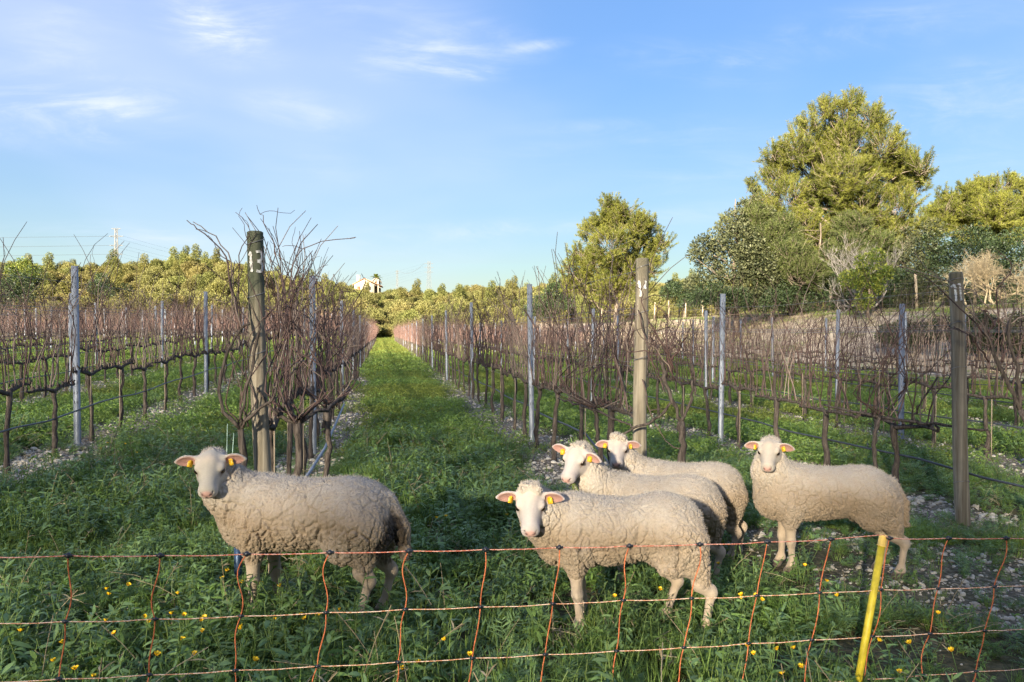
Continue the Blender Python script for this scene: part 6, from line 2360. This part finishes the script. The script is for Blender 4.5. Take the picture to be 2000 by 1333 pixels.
for i, (px, py) in enumerate(FL):
    # height above the soil varies with the plant it grows on; the bearing fixes where it stands
    h = rgf.uniform(0.13, 0.2)
    D = F * (CAM_H - h) / (py - HORIZON)
    X = (px - 1000) / F * D
    z = float(gz(X, D))
    where = ('below the large western sheep' if px < 690 and py > 1050 else 'in the dark weeds west of the large sheep' if py < 950 and px < 400 else
             'in the weeds below the three bunched sheep' if px < 1420 and py > 1050 else 'in the weeds round the yellow stake' if py > 1050 else 'in the lane between the sheep')
    t = thing('buttercup', 'small yellow buttercup flower ' + where, 'flower', (X, D, z + h + 0.02), rgf.random() * 6.28, 'buttercups ' + where)
    t.rotation_euler[0] = rgf.normal() * 0.3
    t.rotation_euler[1] = rgf.normal() * 0.3
    sc_ = rgf.uniform(0.8, 1.1)
    t.scale = (sc_, sc_, 1)
    put('petals', PET, t)
    put('flower_centre', CEN, t)
    put('stem', STEMM, t)

# leaf sprig in the mouth of the chewing sheep
mb, ms = MB(), MB()
mp = s3['H'](0.225, 0.02, -0.034)
bodies = [o for o in bpy.data.objects if o.name.startswith('sheep') and 'chewing' in o.get('label', '')]
bo = bodies[0]
bpy.context.view_layer.update()
mp = np.array(bo.matrix_world @ Vector(mp))
rgq = np.random.default_rng(3)
t = thing('leaf_sprig', 'yellow-green leaf sprig hanging from the mouth of the chewing sheep', 'leaf', mp)
for i in range(4):
    d = np.array([0.5 + 0.3 * rgq.normal(), -0.3, -0.8 + 0.3 * rgq.normal()])
    ms.tube([(0, 0, 0), unit(d) * 0.05, unit(d) * 0.11 + (0, 0, -0.01)], 0.0016, 4, False)
    for j in range(7):
        strip_leaf(mb, unit(d) * 0.016 * j, d + rgq.normal(size=3) * 0.8, 0.035, 0.012, 0.2, rgq, 0.6, 2)
mb.build('leaflets', M['bright'], t, False)
ms.build('sprig_stem', M['weed_pale'], t, False)

# ------------------------------------------------------------------ netting fence and its stake
def net_depth(px):
    return 2.18 + (2.84 - 2.18) * px / 1740.0


ROWP = [[(-190, 1092), (-30, 1090), (130, 1087), (310, 1087), (480, 1084), (643, 1081), (798, 1078), (948, 1075), (1093, 1071), (1230, 1068), (1368, 1065), (1500, 1060), (1625, 1055), (1740, 1053), (1855, 1053), (1968, 1053), (2080, 1053)],
        [(-210, 1223), (-48, 1220), (123, 1217), (300, 1212), (468, 1206), (635, 1199), (790, 1193), (938, 1188), (1080, 1182), (1218, 1175), (1352, 1171), (1480, 1166), (1603, 1160), (1723, 1154), (1835, 1152), (1945, 1148), (2055, 1142)],
        [(-230, 1345), (-66, 1338), (110, 1330), (288, 1322), (456, 1313), (618, 1305), (776, 1297), (922, 1289), (1065, 1282), (1205, 1275), (1337, 1268), (1464, 1260), (1588, 1253), (1707, 1246), (1820, 1241), (1927, 1235), (2035, 1229)]]
grid = []
for r_ in ROWP:
    grid.append([wp(px, py, net_depth(ROWP[0][i][0])) for i, (px, py) in enumerate(r_)])
nc = len(ROWP[0])
for extra in range(3):                              # the lower meshes run on down to the ground
    last = []
    for i in range(nc):
        p2, p1 = grid[-1][i], grid[-2][i]
        step = (p2 - p1) * 0.92
        q = p2 + step
        q[2] = max(q[2], float(gz(q[0], q[1])) + 0.03 * (2 - extra))
        last.append(q)
    grid.append(last)
grid = np.array(grid)                               # (rows, columns, 3)
net = thing('netting_fence', 'orange electric sheep netting with black knots stretched across the foreground', 'fence', (0, 2.5, 0))
off = np.array([0, 2.5, 0])
rgn = np.random.default_rng(17)
for r_ in range(grid.shape[0]):
    P = []
    for i in range(nc - 1):
        a, b2 = grid[r_, i], grid[r_, i + 1]
        if r_ == 0 and i == 12:                     # the top line is hooked over the stake
            hk = wp(1727, 1046, net_depth(1727))
            for k_ in np.linspace(0, 1, 6)[:-1]:
                P.append(a + (hk - a) * k_)
            for k_ in np.linspace(0, 1, 3)[:-1]:
                P.append(hk + (b2 - hk) * k_)
            continue
        for k_ in np.linspace(0, 1, 7)[:-1]:
            P.append(a + (b2 - a) * k_ + (0, 0, -0.0022 * math.sin(k_ * math.pi) * (1 + rgn.random())))
    P.append(grid[r_, -1])
    MB().tube(np.array(P) - off, 0.0019 if r_ == 0 else 0.0016, 6, False).build('line_wire', M['rope_top'] if r_ == 0 else M['rope_low'], net)
BOW = [0.5, 0.5, 0.4, 0.55, 0.9, 0.75, -0.7, 0.25, 0.2, -0.5, 0.45, 0.1, 0.12, -0.1, -0.35, 0.4, 0.2]
kn = []
for i in range(nc):
    for r_ in range(grid.shape[0] - 1):
        a, b2 = grid[r_, i], grid[r_ + 1, i]
        k_ = np.linspace(0, 1, 12)
        bow = BOW[i] * (0.9 if r_ == 0 else 0.35 * (1 if rgn.random() < 0.6 else -1))
        if i in (2, 4, 5):
            bow = -abs(bow) if r_ == 0 else bow
        sgn = -1 if i < 4 else 1
        off_x = bow * 0.028 * (np.sin(k_ * np.pi) * sgn * 0.6 + np.sin(k_ * 2 * np.pi) * 0.55)
        P = a + (b2 - a) * k_[:, None]
        P[:, 0] += off_x
        P[:, 1] += 0.012 * np.sin(k_ * np.pi) * rgn.normal()
        MB().tube(P - off, 0.0022, 6, False).build('strand', M['strand'], net)
    for r_ in range(grid.shape[0]):
        p = grid[r_, i] - off
        rr_ = 0.0085 if r_ == 0 else 0.0066
        mb = MB()
        mb.tube([p + (0, 0, -1.0 * rr_), p + (0, 0, -0.75 * rr_), p, p + (0, 0, 0.75 * rr_), p + (0, 0, 1.0 * rr_)], np.array([0.3, 0.75, 1.0, 0.75, 0.3]) * rr_, 10)
        mb.tube([p + (-1.5 * rr_, 0, 0), p + (1.5 * rr_, 0, 0)], rr_ * 0.55, 7)
        mb.build('knot', M['knot'], net)

top = wp(1728, 1045, 2.86)
bot = wp(1678, 1345, 2.80)
g0 = float(gz(top[0] - 0.12, 2.8))
dirv = (bot - top) / (top[2] - bot[2])
foot = top + dirv * (top[2] - g0 + 0.08)
stake = thing('fence_stake', 'leaning yellow plastic fence stake holding up the netting', 'stake', foot)
ax_ = top - foot
MB().tube([(0, 0, 0), ax_ * 0.5, ax_ * 0.955], [0.0138, 0.0138, 0.0138], 16).build('pole', M['yellow'], stake)
cap = MB().tube([ax_ * 0.94, ax_ * 0.9401 , ax_ * 0.945, ax_ * 0.9452, ax_ * 0.994, ax_ * 1.0], [0.0145, 0.0178, 0.0178, 0.0156, 0.0156, 0.0122], 16).build('cap', M['yellow_cap'], stake)
M['blue'] = plain('blue_steel', (0.03, 0.06, 0.12), 0.4, 0.4, 0.3)
b = at(463, 4.25)
o = MB().box((0, 0, 0.1), (0.035, 0.03, 0.34)).box((0, 0, 0.275), (0.045, 0.04, 0.02)).build('valve_pipe', M['blue'], None, False)
o.location = (b[0], b[1], float(gz(*b)))
tag(o, 'short dark blue pipe stub beside the front legs of the large sheep', 'pipe')
